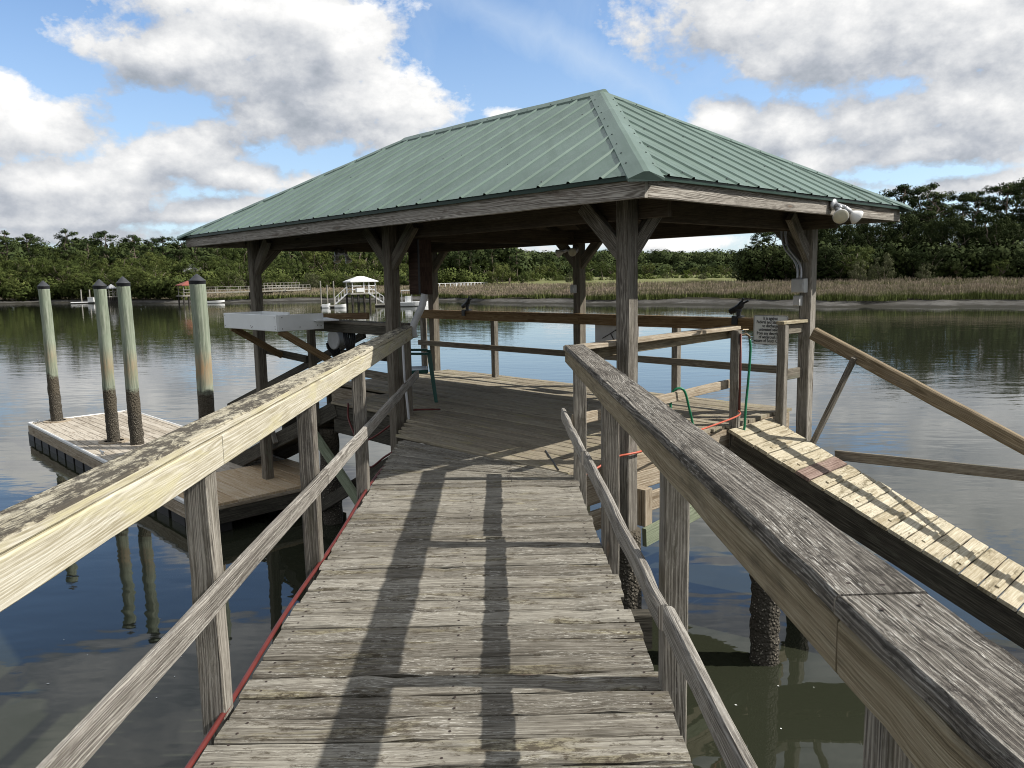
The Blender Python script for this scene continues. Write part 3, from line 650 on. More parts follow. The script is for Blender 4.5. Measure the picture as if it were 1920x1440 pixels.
# ------------------------------------------------------------------ boardwalk
def xl(y): return -1.066-.011*(y-2.3)          # left and right edge of the walkway deck
def xr(y): return .566-.0248*(y-2.3)
RC = Vector((.475, 6.02, 0))                   # right end corner of the walkway
bw = thing('boardwalk', 'weathered grey plank boardwalk leading up to the green-roofed pavilion', 'boardwalk', (0, 3, 0))
m = MB(); y = -.6; i = 0
TK = .036
def nails(m, p0, p1, w, along=(.04, .5, .96)):
    d = (p1-p0); s = Vector((-d.y, d.x, 0)).normalized()
    for a in along:
        for k in (-.28, .28):
            q = p0+d*(a+random.gauss(0, .004))+s*w*(k+random.gauss(0, .05)); m.disc((q.x, q.y, q.z+TK/2+.0022), .0062, 7, 1)
while y < 5.9:
    w = .1355+random.gauss(0, .0015); gap = random.uniform(.010, .017); yc = y+w/2
    p0 = Vector((xl(yc)-.015+random.gauss(0, .009), yc+random.gauss(0, .003), -TK/2+random.gauss(0, .0016)))
    p1 = Vector((xr(yc)+.015+random.gauss(0, .009), yc+random.gauss(0, .003), -TK/2+random.gauss(0, .0016)))
    m.beam(p0, p1, w, TK, seg=14, jit=.0026, bev=.010); nails(m, p0, p1, w); y += w+gap; i += 1
Y0 = y
# fan of tapered boards turning from the walkway to the direction of the pavilion boards
ub = U2.copy(); xe = -1.13
yL1 = RC.y+(RC.x-xe)/.689*.725
NB = 13
for k in range(NB):
    a0, a1 = k/NB, (k+1)/NB
    l0 = Vector((xl(6)-.012, Y0+(yL1-Y0)*a0, 0)); l1 = Vector((xl(7)-.012, Y0+(yL1-Y0)*a1, 0))
    q0 = Vector((RC.x+.02, Y0+(RC.y+.12-Y0)*a0, 0)); q1 = Vector((RC.x+.02, Y0+(RC.y+.12-Y0)*a1, 0))
    wl, wr = (l1-l0).length-.007, (q1-q0).length-.004
    p0 = (l0+l1)/2; p1 = (q0+q1)/2; p0.z = p1.z = -TK/2+random.gauss(0, .0015)
    xs = -.02
    f = (xs-p0.x)/(p1.x-p0.x); pm = p0+(p1-p0)*f; wm = wl+(wr-wl)*f
    dirn = (p1-p0).normalized(); sk = -dirn.y/dirn.x*-1
    m.beam(p0, pm-dirn*.002, wl*abs(dirn.x), TK, w1=wm*abs(dirn.x), seg=6, jit=.0015, bev=.006); m.beam(pm+dirn*.002, p1, wm*abs(dirn.x), TK, w1=wr*abs(dirn.x), seg=5, jit=.0012, bev=.006)
    nails(m, p0+(p1-p0)*.02, pm, wl*.8, (.05, .98))
m.build('decking', [M['deck'], M['rust']], bw)
for x in (-.98, -.24, .44):
    beam('stringer', M['post'], bw, (x, -.6, -TK-.105), (x-.02, 6.1 if x > 0 else 7.6, -TK-.105), .05, .2, seg=4)
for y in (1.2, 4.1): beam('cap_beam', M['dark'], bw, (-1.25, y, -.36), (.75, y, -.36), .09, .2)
# ------------------------------------------------------------------ pavilion
pv = thing('pavilion', 'open timber pavilion with green ribbed metal hip roof at the end of the boardwalk', 'pavilion', UV(L/2, W/2, 0))
OB = .7
# deck boards along the long side
DB0, DB1, DU0, DU1 = .86, 4.06, .93, 7.42
m = MB(); b = (RC-A0).dot(V2)+.11; rows = []
bb = b; WING0, WING1 = Vector((.5, 6.22, 0)), Vector((2.36, 8.22, 0))
def u_at_x(bq, x): return (x-A0.x-V2.x*bq)/U2.x
def u_at_line(bq, P, D):
    # a with UV(a,bq) on the line P + s*D
    nrm = Vector((-D.y, D.x, 0)); q = A0+V2*bq-P; return -(q.dot(nrm))/U2.dot(nrm)
while bb < DB1:
    w = .136+random.gauss(0, .001); bc = bb+w/2
    if bc < DB0: a1 = u_at_x(bc, -1.135); s1 = V2.x/-U2.x
    else: a1 = 5.8 if bc < 1.78 else DU1+random.gauss(0, .008); s1 = 0
    if bc < DB0+.35: a0 = u_at_line(bc, WING0+Vector((-.02, .02, 0)), WING1-WING0); a0 = max(a0, DU0) if bc > DB0-.2 else a0
    else: a0 = DU0+random.gauss(0, .012)
    cut = random.uniform(a0+1.2, max(a0+1.3, a1-1.2)) if a1-a0 > 3.5 else None
    zz = -TK/2+random.gauss(0, .0015)
    segs = [(a0, a1)] if cut is None else [(a0, cut-.002), (cut+.002, a1)]
    for (s, e) in segs:
        m.beam(UV(s, bc, zz), UV(e, bc, zz), w, TK, seg=max(2, int((e-s)/.35)), jit=.0016, bev=.006, sk1=(-s1 if e == a1 else 0))
        nails(m, UV(s, bc, zz), UV(e, bc, zz), w, (.012, .35, .67, .988))
    bb += w+random.uniform(.008, .013)
m.build('decking', [M['pdeck'], M['rust']], pv)
def rim(a, bq, c, d, z0, z1, mat=M['joist'], nm='rim_joist'): beam(nm, mat, pv, UV(a, bq, (z0+z1)/2), UV(c, d, (z0+z1)/2), .042, z1-z0, seg=4, jit=.002)
for (z0, z1) in ((-.235, -.05), (-.43, -.242)):
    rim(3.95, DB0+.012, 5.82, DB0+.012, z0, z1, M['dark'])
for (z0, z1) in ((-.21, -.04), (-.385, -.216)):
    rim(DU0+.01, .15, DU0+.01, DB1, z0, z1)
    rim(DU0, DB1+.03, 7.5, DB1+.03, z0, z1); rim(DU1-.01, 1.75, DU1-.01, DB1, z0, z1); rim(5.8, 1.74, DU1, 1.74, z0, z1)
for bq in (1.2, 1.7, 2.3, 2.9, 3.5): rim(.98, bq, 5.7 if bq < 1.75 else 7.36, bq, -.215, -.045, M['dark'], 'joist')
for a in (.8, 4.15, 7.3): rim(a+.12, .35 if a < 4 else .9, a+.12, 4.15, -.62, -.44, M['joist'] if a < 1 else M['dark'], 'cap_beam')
# posts, running down to the pilings
PO = dict(A=(OB, OB), M1=(L/2-.03, OB), B=(L-OB, OB), C=(L-OB, W-OB), M2=(L/2, W-OB), D=(OB, W-OB))
FZ = 2.145; FH = .142
for k, (a, bq) in PO.items():
    lo = -.62 if k in 'AD' else (-1.9 if k == 'B' else -.5)
    beam('post', M['dpost'] if k in ('B', 'M1', 'C', 'M2') else M['post'], pv, UV(a, bq, lo), UV(a, bq, 2.27), .135, .135, up=V2, seg=10, jit=.0015, bev=.008)
    m = MB(); p = UV(a, bq, 0); n = 18
    zs = [WZ-1.2+(lo+.02-WZ+1.2)*i/30 for i in range(31)]
    if k != 'B':
        m.lathe((p.x, p.y, 0), [(.125+.004*math.sin(z*3)+(.014*random.random() if z < -.6 else 0), z) for z in zs], n, jit=.02); m.build('piling', M['bpile'], pv, smooth=True)
for (a, bq) in ((6.15, .95), (2.6, .55)):
    m = MB(); p = UV(a, bq, 0); m.lathe((p.x, p.y, 0), [(.13+(.016*random.random() if z < -.6 else 0), z) for z in [WZ-1.2+(-.44-WZ+1.2)*i/30 for i in range(31)]], 18, jit=.02); m.build('piling', M['bpile'], pv, smooth=True)
# beams on the posts, braces
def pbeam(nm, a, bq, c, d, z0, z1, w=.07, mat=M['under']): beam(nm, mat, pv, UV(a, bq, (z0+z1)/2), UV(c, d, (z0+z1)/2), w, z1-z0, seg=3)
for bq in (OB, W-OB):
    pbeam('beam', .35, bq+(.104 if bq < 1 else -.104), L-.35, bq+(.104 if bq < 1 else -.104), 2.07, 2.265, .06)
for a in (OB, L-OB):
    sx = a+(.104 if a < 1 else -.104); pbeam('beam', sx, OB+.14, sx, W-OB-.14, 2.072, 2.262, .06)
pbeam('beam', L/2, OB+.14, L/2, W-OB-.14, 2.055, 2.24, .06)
def brace(a, bq, da, db, mat): beam('brace', mat, pv, UV(a+da*.02, bq+db*.02, 1.76), UV(a+da*.47, bq+db*.47, 2.21), .068, .135, up=Z)
for k, (a, bq) in PO.items():
    mt = M['dpost'] if k in ('B', 'C', 'M1', 'M2') else M['post']
    for s in (1, -1):
        if (k in 'AD' and s < 0) or (k in 'BC' and s > 0): continue
        brace(a, bq, s, 0, mt)
    if k not in ('M1', 'M2'): brace(a, bq, 0, 1 if bq < W/2 else -1, mt)
# the roof
PITCH = (1.472-FH-.045)/(W/2); RZ0 = FZ+FH+.045
OV = .05; e0 = -OV
def roofz(t_): return RZ0+(t_-OV)*PITCH
def roof_plane(m, P0, ds, dt, ln):
    """P0 corner, ds along the eave, dt inwards, ln eave length"""
    nrm = (ds.cross(Vector((dt.x, dt.y, PITCH)))).normalized()
    if nrm.z < 0: nrm = -nrm
    prof = []; s = .07
    rp = .318
    xs = [0.]
    k = .09
    while k < ln-.03:
        xs += [k-.021, k-.008, k+.008, k+.021, k+rp*.5-.012, k+rp*.5, k+rp*.5+.012]; k += rp
    xs = sorted(x for x in xs if 0 <= x <= ln)+[ln]
    def hh(x):
        q = (x-.09+rp/2) % rp-rp/2
        if abs(q) < .0085: return .0145
        q2 = (x-.09) % rp-rp/2
        return .0025 if abs(q2) < .002 else 0
    T = (W+2*OV)/2
    cols = []
    for x in xs:
        tm = max(.002, min(x, ln-x, T)); ids = []
        n = 5
        for j in range(n):
            t_ = tm*j/(n-1); p = P0+ds*x+dt*t_; p = Vector((p.x, p.y, RZ0+(t_)*PITCH-OV*PITCH))
            wob = .0025*math.sin(x*7.3+t_*2.1)+.002*math.sin(x*2.9-t_*4.)
            p += nrm*(hh(x)+(wob if 0 < j < n-1 else 0)); m.v.append(p); ids.append(len(m.v)-1)
        cols.append(ids)
    for a, b in zip(cols, cols[1:]):
        for j in range(4): m.face((a[j], b[j], b[j+1], a[j+1]), [(0, 0)]*4, 0)
    k = .09; c = 0
    while k < ln-.03:
        for t_ in (.09, .62, 1.15, 1.68, 2.2):
            if t_ < min(k, ln-k, T)-.1:
                q = P0+ds*(k+.034)+dt*(t_+random.gauss(0, .012)); q = Vector((q.x, q.y, RZ0+(t_-OV)*PITCH))+nrm*.001
                if c % 2 == 0: m.lathe(q, [(.010, 0), (.010, .003), (.006, .008)], 6, nrm, 1)
                c += 1
        k += rp; c += 1
CR = [UV(-OV, -OV), UV(L+OV, -OV), UV(L+OV, W+OV), UV(-OV, W+OV)]
m = MB(); LL, WW = L+2*OV, W+2*OV
roof_plane(m, CR[0], U2, V2, LL); roof_plane(m, CR[2], -U2, -V2, LL); roof_plane(m, CR[3], -V2, U2, WW); roof_plane(m, CR[1], V2, -U2, WW)
roof = m.build('roof', [M['roof'], M['screw']], pv)
RT = RZ0+(WW/2-OV)*PITCH; R0 = UV(-OV+WW/2, W/2, RT); R1 = UV(L+OV-WW/2, W/2, RT)
def cap(nm, p, q, n1, n2, wid=.15, lift=.030):
    """bent sheet-metal cap along p-q; n1, n2 = directions down either slope"""
    m = MB(); d = (q-p).normalized(); k = 12; rows = []
    for i in range(k+1):
        c = p+(q-p)*i/k; w = .0025*math.sin(i*1.9)
        pts = [c+n1*wid-Z*.014+Z*lift*.35, c+n1*wid+Z*(lift*.62), c+n1*.02+Z*(lift+w), c+n2*.02+Z*(lift+w), c+n2*wid+Z*(lift*.62), c+n2*wid-Z*.014+Z*lift*.35]
        ids = []
        for x in pts: m.v.append(x); ids.append(len(m.v)-1)
        rows.append(ids)
    for a, b in zip(rows, rows[1:]):
        for j in range(5): m.face((a[j], a[j+1], b[j+1], b[j]), [(0, 0)]*4, 0)
    for e in (rows[0], rows[-1]): m.face(tuple(e[:3]+e[3:]), [(0, 0)]*6, 0)
    for i in range(1, int((q-p).length/.36)):
        for nn in (n1, n2):
            c = p+d*(i*.36+random.gauss(0, .02))+nn*(wid-.035)+Z*(lift*.66); m.lathe(c, [(.009, 0), (.009, .004), (.005, .008)], 6, (0, 0, 1), 1)
    return m.build(nm, [M['roof'], M['screw']], roof)
def sl(d): return Vector((d.x, d.y, -PITCH)).normalized()
cap('ridge_cap', R0-U2*.06, R1+U2*.06, sl(-V2), sl(V2))
for p, q, a, b2 in ((CR[0], R0, -V2, -U2), (CR[1], R1, U2, -V2), (CR[2], R1, V2, U2), (CR[3], R0, -U2, V2)):
    p = Vector((p.x, p.y, RZ0-OV*PITCH)); d = (q-p).normalized()
    # directions lying in each slope, square to the hip
    def across(o):
        nrm = Vector((-o.x*PITCH*-1, -o.y*PITCH*-1, 1)).normalized()   # slope normal (tilts outwards)
        x = d.cross(nrm).normalized(); return x if x.dot(o) > 0 else -x
    n1, n2 = across(a), across(b2)
    cap('hip_cap', p-d*.03, q-d*.02, n1, n2, .135, .024)
# eave trim, fascia, rafters, dark sheathing
FC = [UV(0, 0), UV(L, 0), UV(L, W), UV(0, W)]
for i, nm in enumerate('abcd'):
    p, q = FC[i], FC[(i+1) % 4]; d = (q-p).normalized(); o = Vector((d.y, -d.x, 0))
    if o.dot((p+q)/2-UV(L/2, W/2)) < 0: o = -o
    pp = p+o*.019-d*(.035 if i % 2 == 0 else -.003); qq = q+o*.019+d*(.035 if i % 2 == 0 else -.003)
    pp = p-o*.019+d*(.0 if i % 2 else -.0); qq = q-o*.019
    if i % 2: pp += d*.04; qq -= d*.04
    mid = pp+(qq-pp)*(.57 if i == 0 else .6)
    ps = [(pp, mid-d*.0015), (mid+d*.0015, qq)] if i % 2 == 0 else [(pp, qq)]
    for (x, y) in ps: beam('fascia', M['fascia'], pv, (x.x, x.y, FZ+FH/2), (y.x, y.y, FZ+FH/2), .038, FH, seg=10, jit=.0012, bev=.004)
    a = p+o*.030-d*.03; b2 = q+o*.030+d*.03
    beam('eave_trim', M['trim'], roof, (a.x, a.y, RZ0-OV*PITCH-.018), (b2.x, b2.y, RZ0-OV*PITCH-.018), .012, .034, seg=16, jit=.0015, bev=.002)
m = MB()
for (p, a) in (((0, 0), 0),):
    h = -.022
    I = .03
    c0, c1, c2, c3 = UV(I, I, RZ0+h), UV(L-I, I, RZ0+h), UV(L-I, W-I, RZ0+h), UV(I, W-I, RZ0+h); r0, r1 = R0+Z*(h-.01), R1+Z*(h-.01)
    for f in ((c0, c1, r1, r0), (c2, c3, r0, r1), (c3, c0, r0, r0), (c1, c2, r1, r1)): m.quad(*f)
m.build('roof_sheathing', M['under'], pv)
m = MB()
def raft(a, bq, c, d):
    p = UV(a, bq); q = UV(c, d); la = (q-p).length
    m.beam((p.x, p.y, RZ0-.10), (q.x, q.y, RZ0-.10+la*PITCH), .04, .13)
k = .3
while k < L-.2:
    if abs(k-L/2) < 99:
        t_ = min(k, L-k, W/2)-.06
        raft(k, .03, k, .03+t_); raft(k, W-.03, k, W-.03-t_)
    k += .6
k = .3
while k < W-.2:
    t_ = min(k, W-k)-.06
    raft(.03, k, .03+t_, k); raft(L-.03, k, L-.03-t_, k); k += .6
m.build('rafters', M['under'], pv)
# ------------------------------------------------------------------ railings
ra = thing('railing', 'left handrail of the boardwalk with sunlit yellowish side board and mossy top', 'railing', (-1.15, 4, 0))
def lx(y): return -1.10-.004*(y-4)
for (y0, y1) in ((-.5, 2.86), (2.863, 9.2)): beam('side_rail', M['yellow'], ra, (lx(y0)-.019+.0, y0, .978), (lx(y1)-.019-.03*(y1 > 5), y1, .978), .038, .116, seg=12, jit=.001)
beam('cap_rail', [M['yellow'], M['cap']], ra, (lx(0)-.065, -.5, 1.056), (lx(9.2)-.095, 9.2, 1.056), .142, .037, seg=26, jit=.0010, bev=.008, mtop=1)
for (y0, y1) in ((-.5, 4.34), (4.345, 9.15)): beam('mid_rail', M['grey'], ra, (lx(y0)+.017, y0, .487), (lx(y1)+.017-.02*(y1 > 5), y1, .487+.006*(y1 > 5)), .034, .095, seg=14, jit=.0018, bev=.008)
for y in (-.3, 1.2, 2.77, 4.335, 5.885):
    x = lx(y)-.058-.012*(y > 4); beam('post', M['post'], ra, (x, y, -.30), (x, y, 1.036), .092, .092, up=(0, 1, 0), seg=8, jit=.001, bev=.006)
beam('post', M['dpost'], ra, (-1.235, 9.10, -.3), (-1.235, 9.10, 1.036), .092, .092, up=(0, 1, 0), seg=6)
rb = thing('railing', 'right handrail of the boardwalk with wide cracked grey cap in the foreground', 'railing', (.6, 4, 0))
def rx(y): return .575-.0225*y
for (y0, y1, z) in ((-.4, 1.262, 1.030), (1.266, 6.32, 1.032)):
    beam('cap_rail', M['capgrey'], rb, (rx(y0)+.083, y0, z), (rx(y1)+.083, y1, z), .168, .040, seg=40, jit=.0009, bev=.009)
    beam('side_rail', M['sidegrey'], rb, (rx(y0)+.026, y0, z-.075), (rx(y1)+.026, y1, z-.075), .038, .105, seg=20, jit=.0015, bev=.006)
for (y0, y1, z0, z1) in ((-.4, 2.40, .465, .485), (2.41, 4.62, .487, .495), (4.63, 6.2, .50, .50)):
    beam('mid_rail', M['grey'], rb, (rx(y0)-.032-.006*(y0 > 2), y0, z0), (rx(y1)-.024, y1, z1), .036, .092, seg=14, jit=.002, bev=.009)
for y in (-.3, 1.21, 2.86, 4.47, 6.03):
    x = xr(y)+.058; beam('post', M['post'], rb, (x, y, -.34), (x, y, 1.01), .098, .098, up=(0, 1, 0), seg=8, jit=.0012, bev=.007)
# the wing where the right handrail turns along the pavilion deck
wg = thing('railing', 'short pale railing turning off behind the near corner post, with the garden tap', 'railing', (1.4, 7.1, 0))
wd = (WING1-WING0).normalized(); wn = Vector((wd.y, -wd.x, 0))
beam('cap_rail', M['joist'], wg, WING0+Vector((-.03, -.02, 1.031)), WING1+wd*.05+wn*.0+Z*1.031, .135, .038, seg=8, jit=.001)
beam('side_rail', M['sidegrey'], wg, WING0+wd*.06-wn*.035+Z*.965, WING1-wn*.035+Z*.965, .036, .09, seg=6, jit=.001)
beam('mid_rail', M['joist'], wg, WING0+wd*.03-wn*.03+Z*.43, WING1-wn*.03+Z*.43, .036, .092, seg=6, jit=.001)
p = WING1-wd*.06+wn*.07; beam('post', M['post'], wg, (p.x, p.y, -.36), (p.x, p.y, 1.01), .09, .09, up=wd, seg=6, jit=.001)
TAP = p
# far railing
fr = thing('railing', 'brown railing along the far edge of the pavilion deck', 'railing', UV(4.3, 3.88, 0))
BF = 3.885
for (a, c) in ((.86, 4.02), (4.025, 7.86)):
    beam('cap_rail', M['brown'], fr, UV(a, BF, 1.056), UV(c, BF, 1.056), .135, .037, seg=8, jit=.001)
    beam('side_rail', M['brown'], fr, UV(a, BF-.03, .982), UV(c, BF-.03, .982), .038, .11, seg=8, jit=.001)
    beam('mid_rail', M['dpost'], fr, UV(a, BF-.035, .49), UV(c, BF-.035, .49), .036, .09, seg=8, jit=.001)
for a in (2.42, 5.93, 7.82): beam('post', M['post'], fr, UV(a, BF+.055, -.3), UV(a, BF+.055, 1.035), .09, .09, up=V2, seg=6)
# short return rail by the right corner post
sr = thing('railing', 'short return rail with a pale cap beside the right-hand corner post', 'railing', UV(.76, 3.7, 0))
beam('cap_rail', M['ramp'], sr, UV(.745, 3.46, 1.056), UV(.70, 3.93, 1.056), .10, .036)
beam('side_rail', M['dpost'], sr, UV(.745, 3.60, .98), UV(.72, 3.92, .98), .038, .11)
beam('mid_rail', M['dpost'], sr, UV(.745, 3.60, .47), UV(.72, 3.92, .47), .038, .12)
beam('post', M['post'], sr, UV(.745, 3.535, -.12), UV(.745, 3.535, 1.036), .092, .092, up=V2, seg=6, jit=.001)
# left end railing with the counter
lr = thing('railing', 'dark low railing at the left end of the pavilion under the counter', 'railing', UV(6., .95, 0))
for a, bq in ((6.22, .80), (5.72, 1.80), (7.36, 1.86)): beam('post', M['dpost'], lr, UV(a, bq, -.35), UV(a, bq, 1.03), .09, .09, up=V2)
beam('mid_rail', M['dark'], lr, UV(6.25, .735, .55), UV(7.62, .79, .60), .04, .10)
beam('mid_rail', M['dpost'], lr, UV(4.12, .92, .40), UV(5.7, .92, .44), .036, .1)
beam('mid_rail', M['dark'], lr, UV(5.72, 1.80, .5), UV(7.36, 1.86, .5), .036, .1)
ct = thing('counter', 'weathered plank counter between the white tray and the middle post', 'counter', UV(5.2, .95, 1.03))
beam('counter_top', M['dpost'], ct, UV(4.24, .94, 1.07), UV(6.3, .94, 1.07), .24, .036, seg=6, jit=.001)
beam('apron', M['dark'], ct, UV(4.24, .85, .995), UV(6.28, .85, .995), .038, .11, seg=4)
br = beam('board', M['brown'], None, UV(5.55, 1.30, 1.135), UV(6.75, 1.22, 1.10), .03, .09); tag(br, 'loose reddish brown board lying behind the counter', 'board')
wl_ = thing('cleaning_table', 'white walled fish-cleaning tray on wooden braces hung outside the railing', 'cleaning table', UV(6.3, .35, .6))
for nm, a0, b0, a1, b1 in (('tray_wall', 5.60, .0, 7.14, .0), ('tray_wall', 5.60, .012, 5.60, .64), ('tray_wall', 7.14, .012, 7.14, .56), ('tray_wall', 6.35, .56, 7.13, .56)):
    beam(nm, M['white'], wl_, UV(a0, b0, 1.10), UV(a1, b1, 1.10), .02, .205)
beam('tray_floor', M['white'], wl_, UV(5.62, .29, 1.018), UV(7.12, .29, 1.018), .54, .018)
beam('tray_shelf', M['white'], wl_, UV(5.42, .60, 1.112), UV(6.1, .82, 1.112), .3, .014)
for a in (5.55+.08, 7.0): beam('brace', M['brown'], wl_, UV(a, .04, 1.0), UV(a-.02, .74, .56), .045, .09)
# ------------------------------------------------------------------ right-hand gangway
SLP = .43
def G1(s, bq, h=0.): return UV(.86-s, bq, -.018-s*SLP+h)          # s = level distance down the ramp
gw = thing('gangway', 'sunlit plank gangway with cleats sloping down from the right of the pavilion', 'gangway', G1(0, 3.05))
sd = (G1(1, 0)-G1(0, 0)).normalized(); gup = V2.cross(sd)
if gup.z < 0: gup = -gup
s = 0.; k = 0; GL = 3.35
mp_, md_ = MB(), MB()
while s < GL:
    w = .152; cth = math.cos(math.atan(SLP)); sc = s+w*cth/2
    mm = md_ if k == 5 else mp_
    zz = random.gauss(0, .002)
    mm.beam(G1(sc, 2.63+random.gauss(0, .006), zz-.018), G1(sc, 3.50+random.gauss(0, .006), zz-.018), w, .034, up=gup, seg=6, jit=.0015, bev=.005)
    if k in (2, 4, 6, 8, 10, 12, 14, 16, 18, 20): beam('cleat', M['ramp'], gw, G1(sc+.035, 2.78, .007), G1(sc+.035, 3.22, .007), .034, .014, up=gup)
    s += (w+.011)*cth; k += 1
mp_.build('decking', M['ramp'], gw); md_.build('stained_plank', M['rampdark'], gw, label='reddish stained plank')
for bq in (2.66, 3.47): beam('stringer', M['dark'], gw, G1(.02, bq, -.175), G1(GL, bq, -.175), .045, .25, up=gup, seg=6)
beam('handrail', M['ramprail'], gw, UV(.44, 3.62, .945), UV(.44-3.1, 3.62, .945-3.1*.475), .09, .135, up=gup, seg=12, jit=.0015, bev=.016)
for s_ in (.42,):
    q = G1(s_, 3.555, -.20); beam('rail_post', M['post'], gw, q, q+gup*1.21, .085, .045, up=sd)
beam('lower_rail', M['dpost'], gw, UV(.15, 3.62, -.36), UV(-2.3, 3.62, -.25), .04, .105, seg=6, jit=.001)
# its landing float, and the barnacled piling beside it
lf = thing('floating_dock', 'small float at the foot of the right-hand gangway', 'floating dock', UV(-3.3, 3.05, WZ+.3))
m = MB()
for i in range(12): m.beam(UV(-2.35-i*.146, 2.3, WZ+.36), UV(-2.35-i*.146, 3.9, WZ+.36), .139, .035)
m.build('decking', M['dockdeck'], lf)
for a in (-2.3, -4.05): beam('rim_board', M['joist'], lf, UV(a, 2.3, WZ+.25), UV(a, 3.9, WZ+.25), .04, .18)
beam('float', M['float'], lf, UV(-2.4, 3.1, WZ+.04), UV(-3.95, 3.1, WZ+.04), 1.4, .28)
def pole(name, p, z1, r0, r1, mat, label, cat, group=None, z0=WZ-1.6, lean=(0, 0), rough=0., capc=False):
    t = thing(name, label, cat, (p[0], p[1], WZ), group); m = MB(); n = 60; pts = []; rr = []
    for i in range(n+1):
        f = i/n; z = z0+(z1-z0)*f; pts.append(Vector((p[0]+lean[0]*f+.006*math.sin(z*2.3), p[1]+lean[1]*f, z)))
        rr.append(r0+(r1-r0)*f+(rough*random.random() if z < -.55 else random.gauss(0, .0012)))
    m.tube(pts, rr, 20)
    if rough:
        for v in m.v:
            if v.z < -.55: v.x += random.gauss(0, .006); v.y += random.gauss(0, .006)
    m.build('shaft', mat, t, smooth=True)
    if capc:
        e = pts[-1]; m = MB(); r = r1+.006
        m.lathe(e, [(r-.003, -.052), (r, -.05), (r+.001, .002), (r+.006, .004), (r+.006, .012), (r*.9, .024), (r*.45, .085), (.012, .128), (.002, .132)], 22); m.build('cap', M['capcone'], t, smooth=True)
    return t
pole('piling', (2.19, 6.47), -.24, .118, .113, M['bpile'], 'dark barnacled piling standing in the water below the right handrail', 'piling', rough=.018)
# ------------------------------------------------------------------ left gangway
def G2(s, bq, h=0.): return UV(5.75+s, bq, -.02-s*.388+h)
g2 = thing('gangway', 'dark wet gangway running down from the pavilion to the left floating dock', 'gangway', G2(0, 1.3))
sd2 = (G2(1, 0)-G2(0, 0)).normalized(); gu2 = V2.cross(sd2); gu2 = gu2 if gu2.z > 0 else -gu2
for bq in (.86, 1.68): beam('stringer', M['dark'], g2, G2(0, bq, -.08), G2(3.62, bq, -.08), .05, .22, up=gu2, seg=8, jit=.003)
m = MB(); s = .05
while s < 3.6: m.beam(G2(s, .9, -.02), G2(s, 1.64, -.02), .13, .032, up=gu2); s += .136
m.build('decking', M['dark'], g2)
beam('handrail', M['dark'], g2, UV(5.9, 1.45, .86), UV(10.6, 1.45, -.66), .045, .10, seg=6)
beam('handrail_lower', M['dark'], g2, UV(5.9, 1.45, .73), UV(10.3, 1.45, -.70), .03, .05)
for s_ in (1.2, 3.2): q = G2(s_, 1.45, -.05); beam('rail_post', M['dark'], g2, q, q+Z*(.86-(s_+5.75-5.9)*.323-q.z-.03), .06, .06, up=V2)
q = G2(1.72, .80, -.12); beam('post_stub', M['post'], g2, q, q+gu2*.36+U2*.05, .05, .07, up=V2)
# ------------------------------------------------------------------ floating dock at left
DZ = -1.40
fd = thing('floating_dock', 'plank floating dock with white edge trim under the four capped pilings', 'floating dock', UV(11.5, .5, DZ))
a0, a1, b0, b1 = 6.82, 16.5, -.62, 1.55
m = MB(); b = b0+.03; 
while b < b1-.05:
    w = .139; c = a0+.02
    while c < a1-.05:
        e = min(a1-.03, c+random.uniform(2.2, 4.4)); e = a1-.03 if a1-e < .8 else e
        m.beam(UV(c, b+w/2, DZ-.018+random.gauss(0, .002)), UV(e-.003, b+w/2, DZ-.018), w, .035, seg=4, jit=.0015); c = e
    b += w+.007
m.build('decking', M['dockdeck'], fd)
m = MB(); c = a0-.62
for i in range(9): m.beam(UV(a0-.02-i*.0, b0+.02+i*.24+.11, DZ+.021), UV(a0+1.75, b0+.02+i*.24+.11, DZ+.021), .228, .036, seg=4, jit=.0015)
m.build('corner_deck', M['cornerdeck'], fd, label='fresh orange-brown boards at the near end')
for (p, q) in (((a0, b0), (a1, b0)), ((a0, b1), (a1, b1)), ((a1, b0), (a1, b1)), ((a0, b0), (a0, b1))):
    o = .0
    beam('edge_trim', M['whitetrim'] if p[0] != q[0] or p[0] == a1 else M['joist'], fd, UV(*p, DZ-.02), UV(*q, DZ-.02), .05, .07, bev=.02)
    beam('rim_board', M['dark'] if p[0] == q[0] == a0 else M['joist'], fd, UV(*p, DZ-.155), UV(*q, DZ-.155), .04, .19, seg=5, jit=.001)  # near end rim takes darker wood, its deep shade put into the colour
for i in range(16):
    c = a0+.35+i*.62
    for bq in (b0+.22, b1-.22): beam('float', M['float'], fd, UV(c-.25, bq, WZ+.07), UV(c+.25, bq, WZ+.07), .42, .24, bev=.03)
PL = [(16.22, -.12), (12.72, .03), (12.1, .26), (10.7, 1.08)]
for (a, bq) in PL[:2]:
    m = MB(); p = UV(a, bq, DZ); m.lathe(p, [(.18, .0), (.27, .0), (.27, .022), (.18, .022), (.18, .0)], 22); m.build('pile_hoop', M['joist'], fd)
def cleat(p, d):
    m = MB(); d = Vector(d).normalized(); p = Vector(p)
    m.tube([p-d*.13+Z*.075, p-d*.09+Z*.06, p+d*.09+Z*.06, p+d*.13+Z*.075], [.010, .014, .014, .010], 8)
    for s in (-.04, .04): m.tube([p+d*s, p+d*s+Z*.06], .014, 8)
    m.build('cleat', M['metal'], fd, smooth=True)
cleat(UV(7.35, b0+.06, DZ+.04), U2); cleat(UV(11.6, b0+.12, DZ), U2); cleat(UV(16.3, b0+.14, DZ), U2); cleat(UV(16.2, b1-.12, DZ), V2)
lab = ['leftmost capped green piling, standing at the far corner of the floating dock', 'second capped piling from the left, orange stained, with a pale hoop at its foot', 'third capped piling from the left, orange stained, next to the second one', 'nearest capped piling, pale green and cracked, below the left roof corner']
tops = [1.62, 1.605, 1.645, 1.66]; 
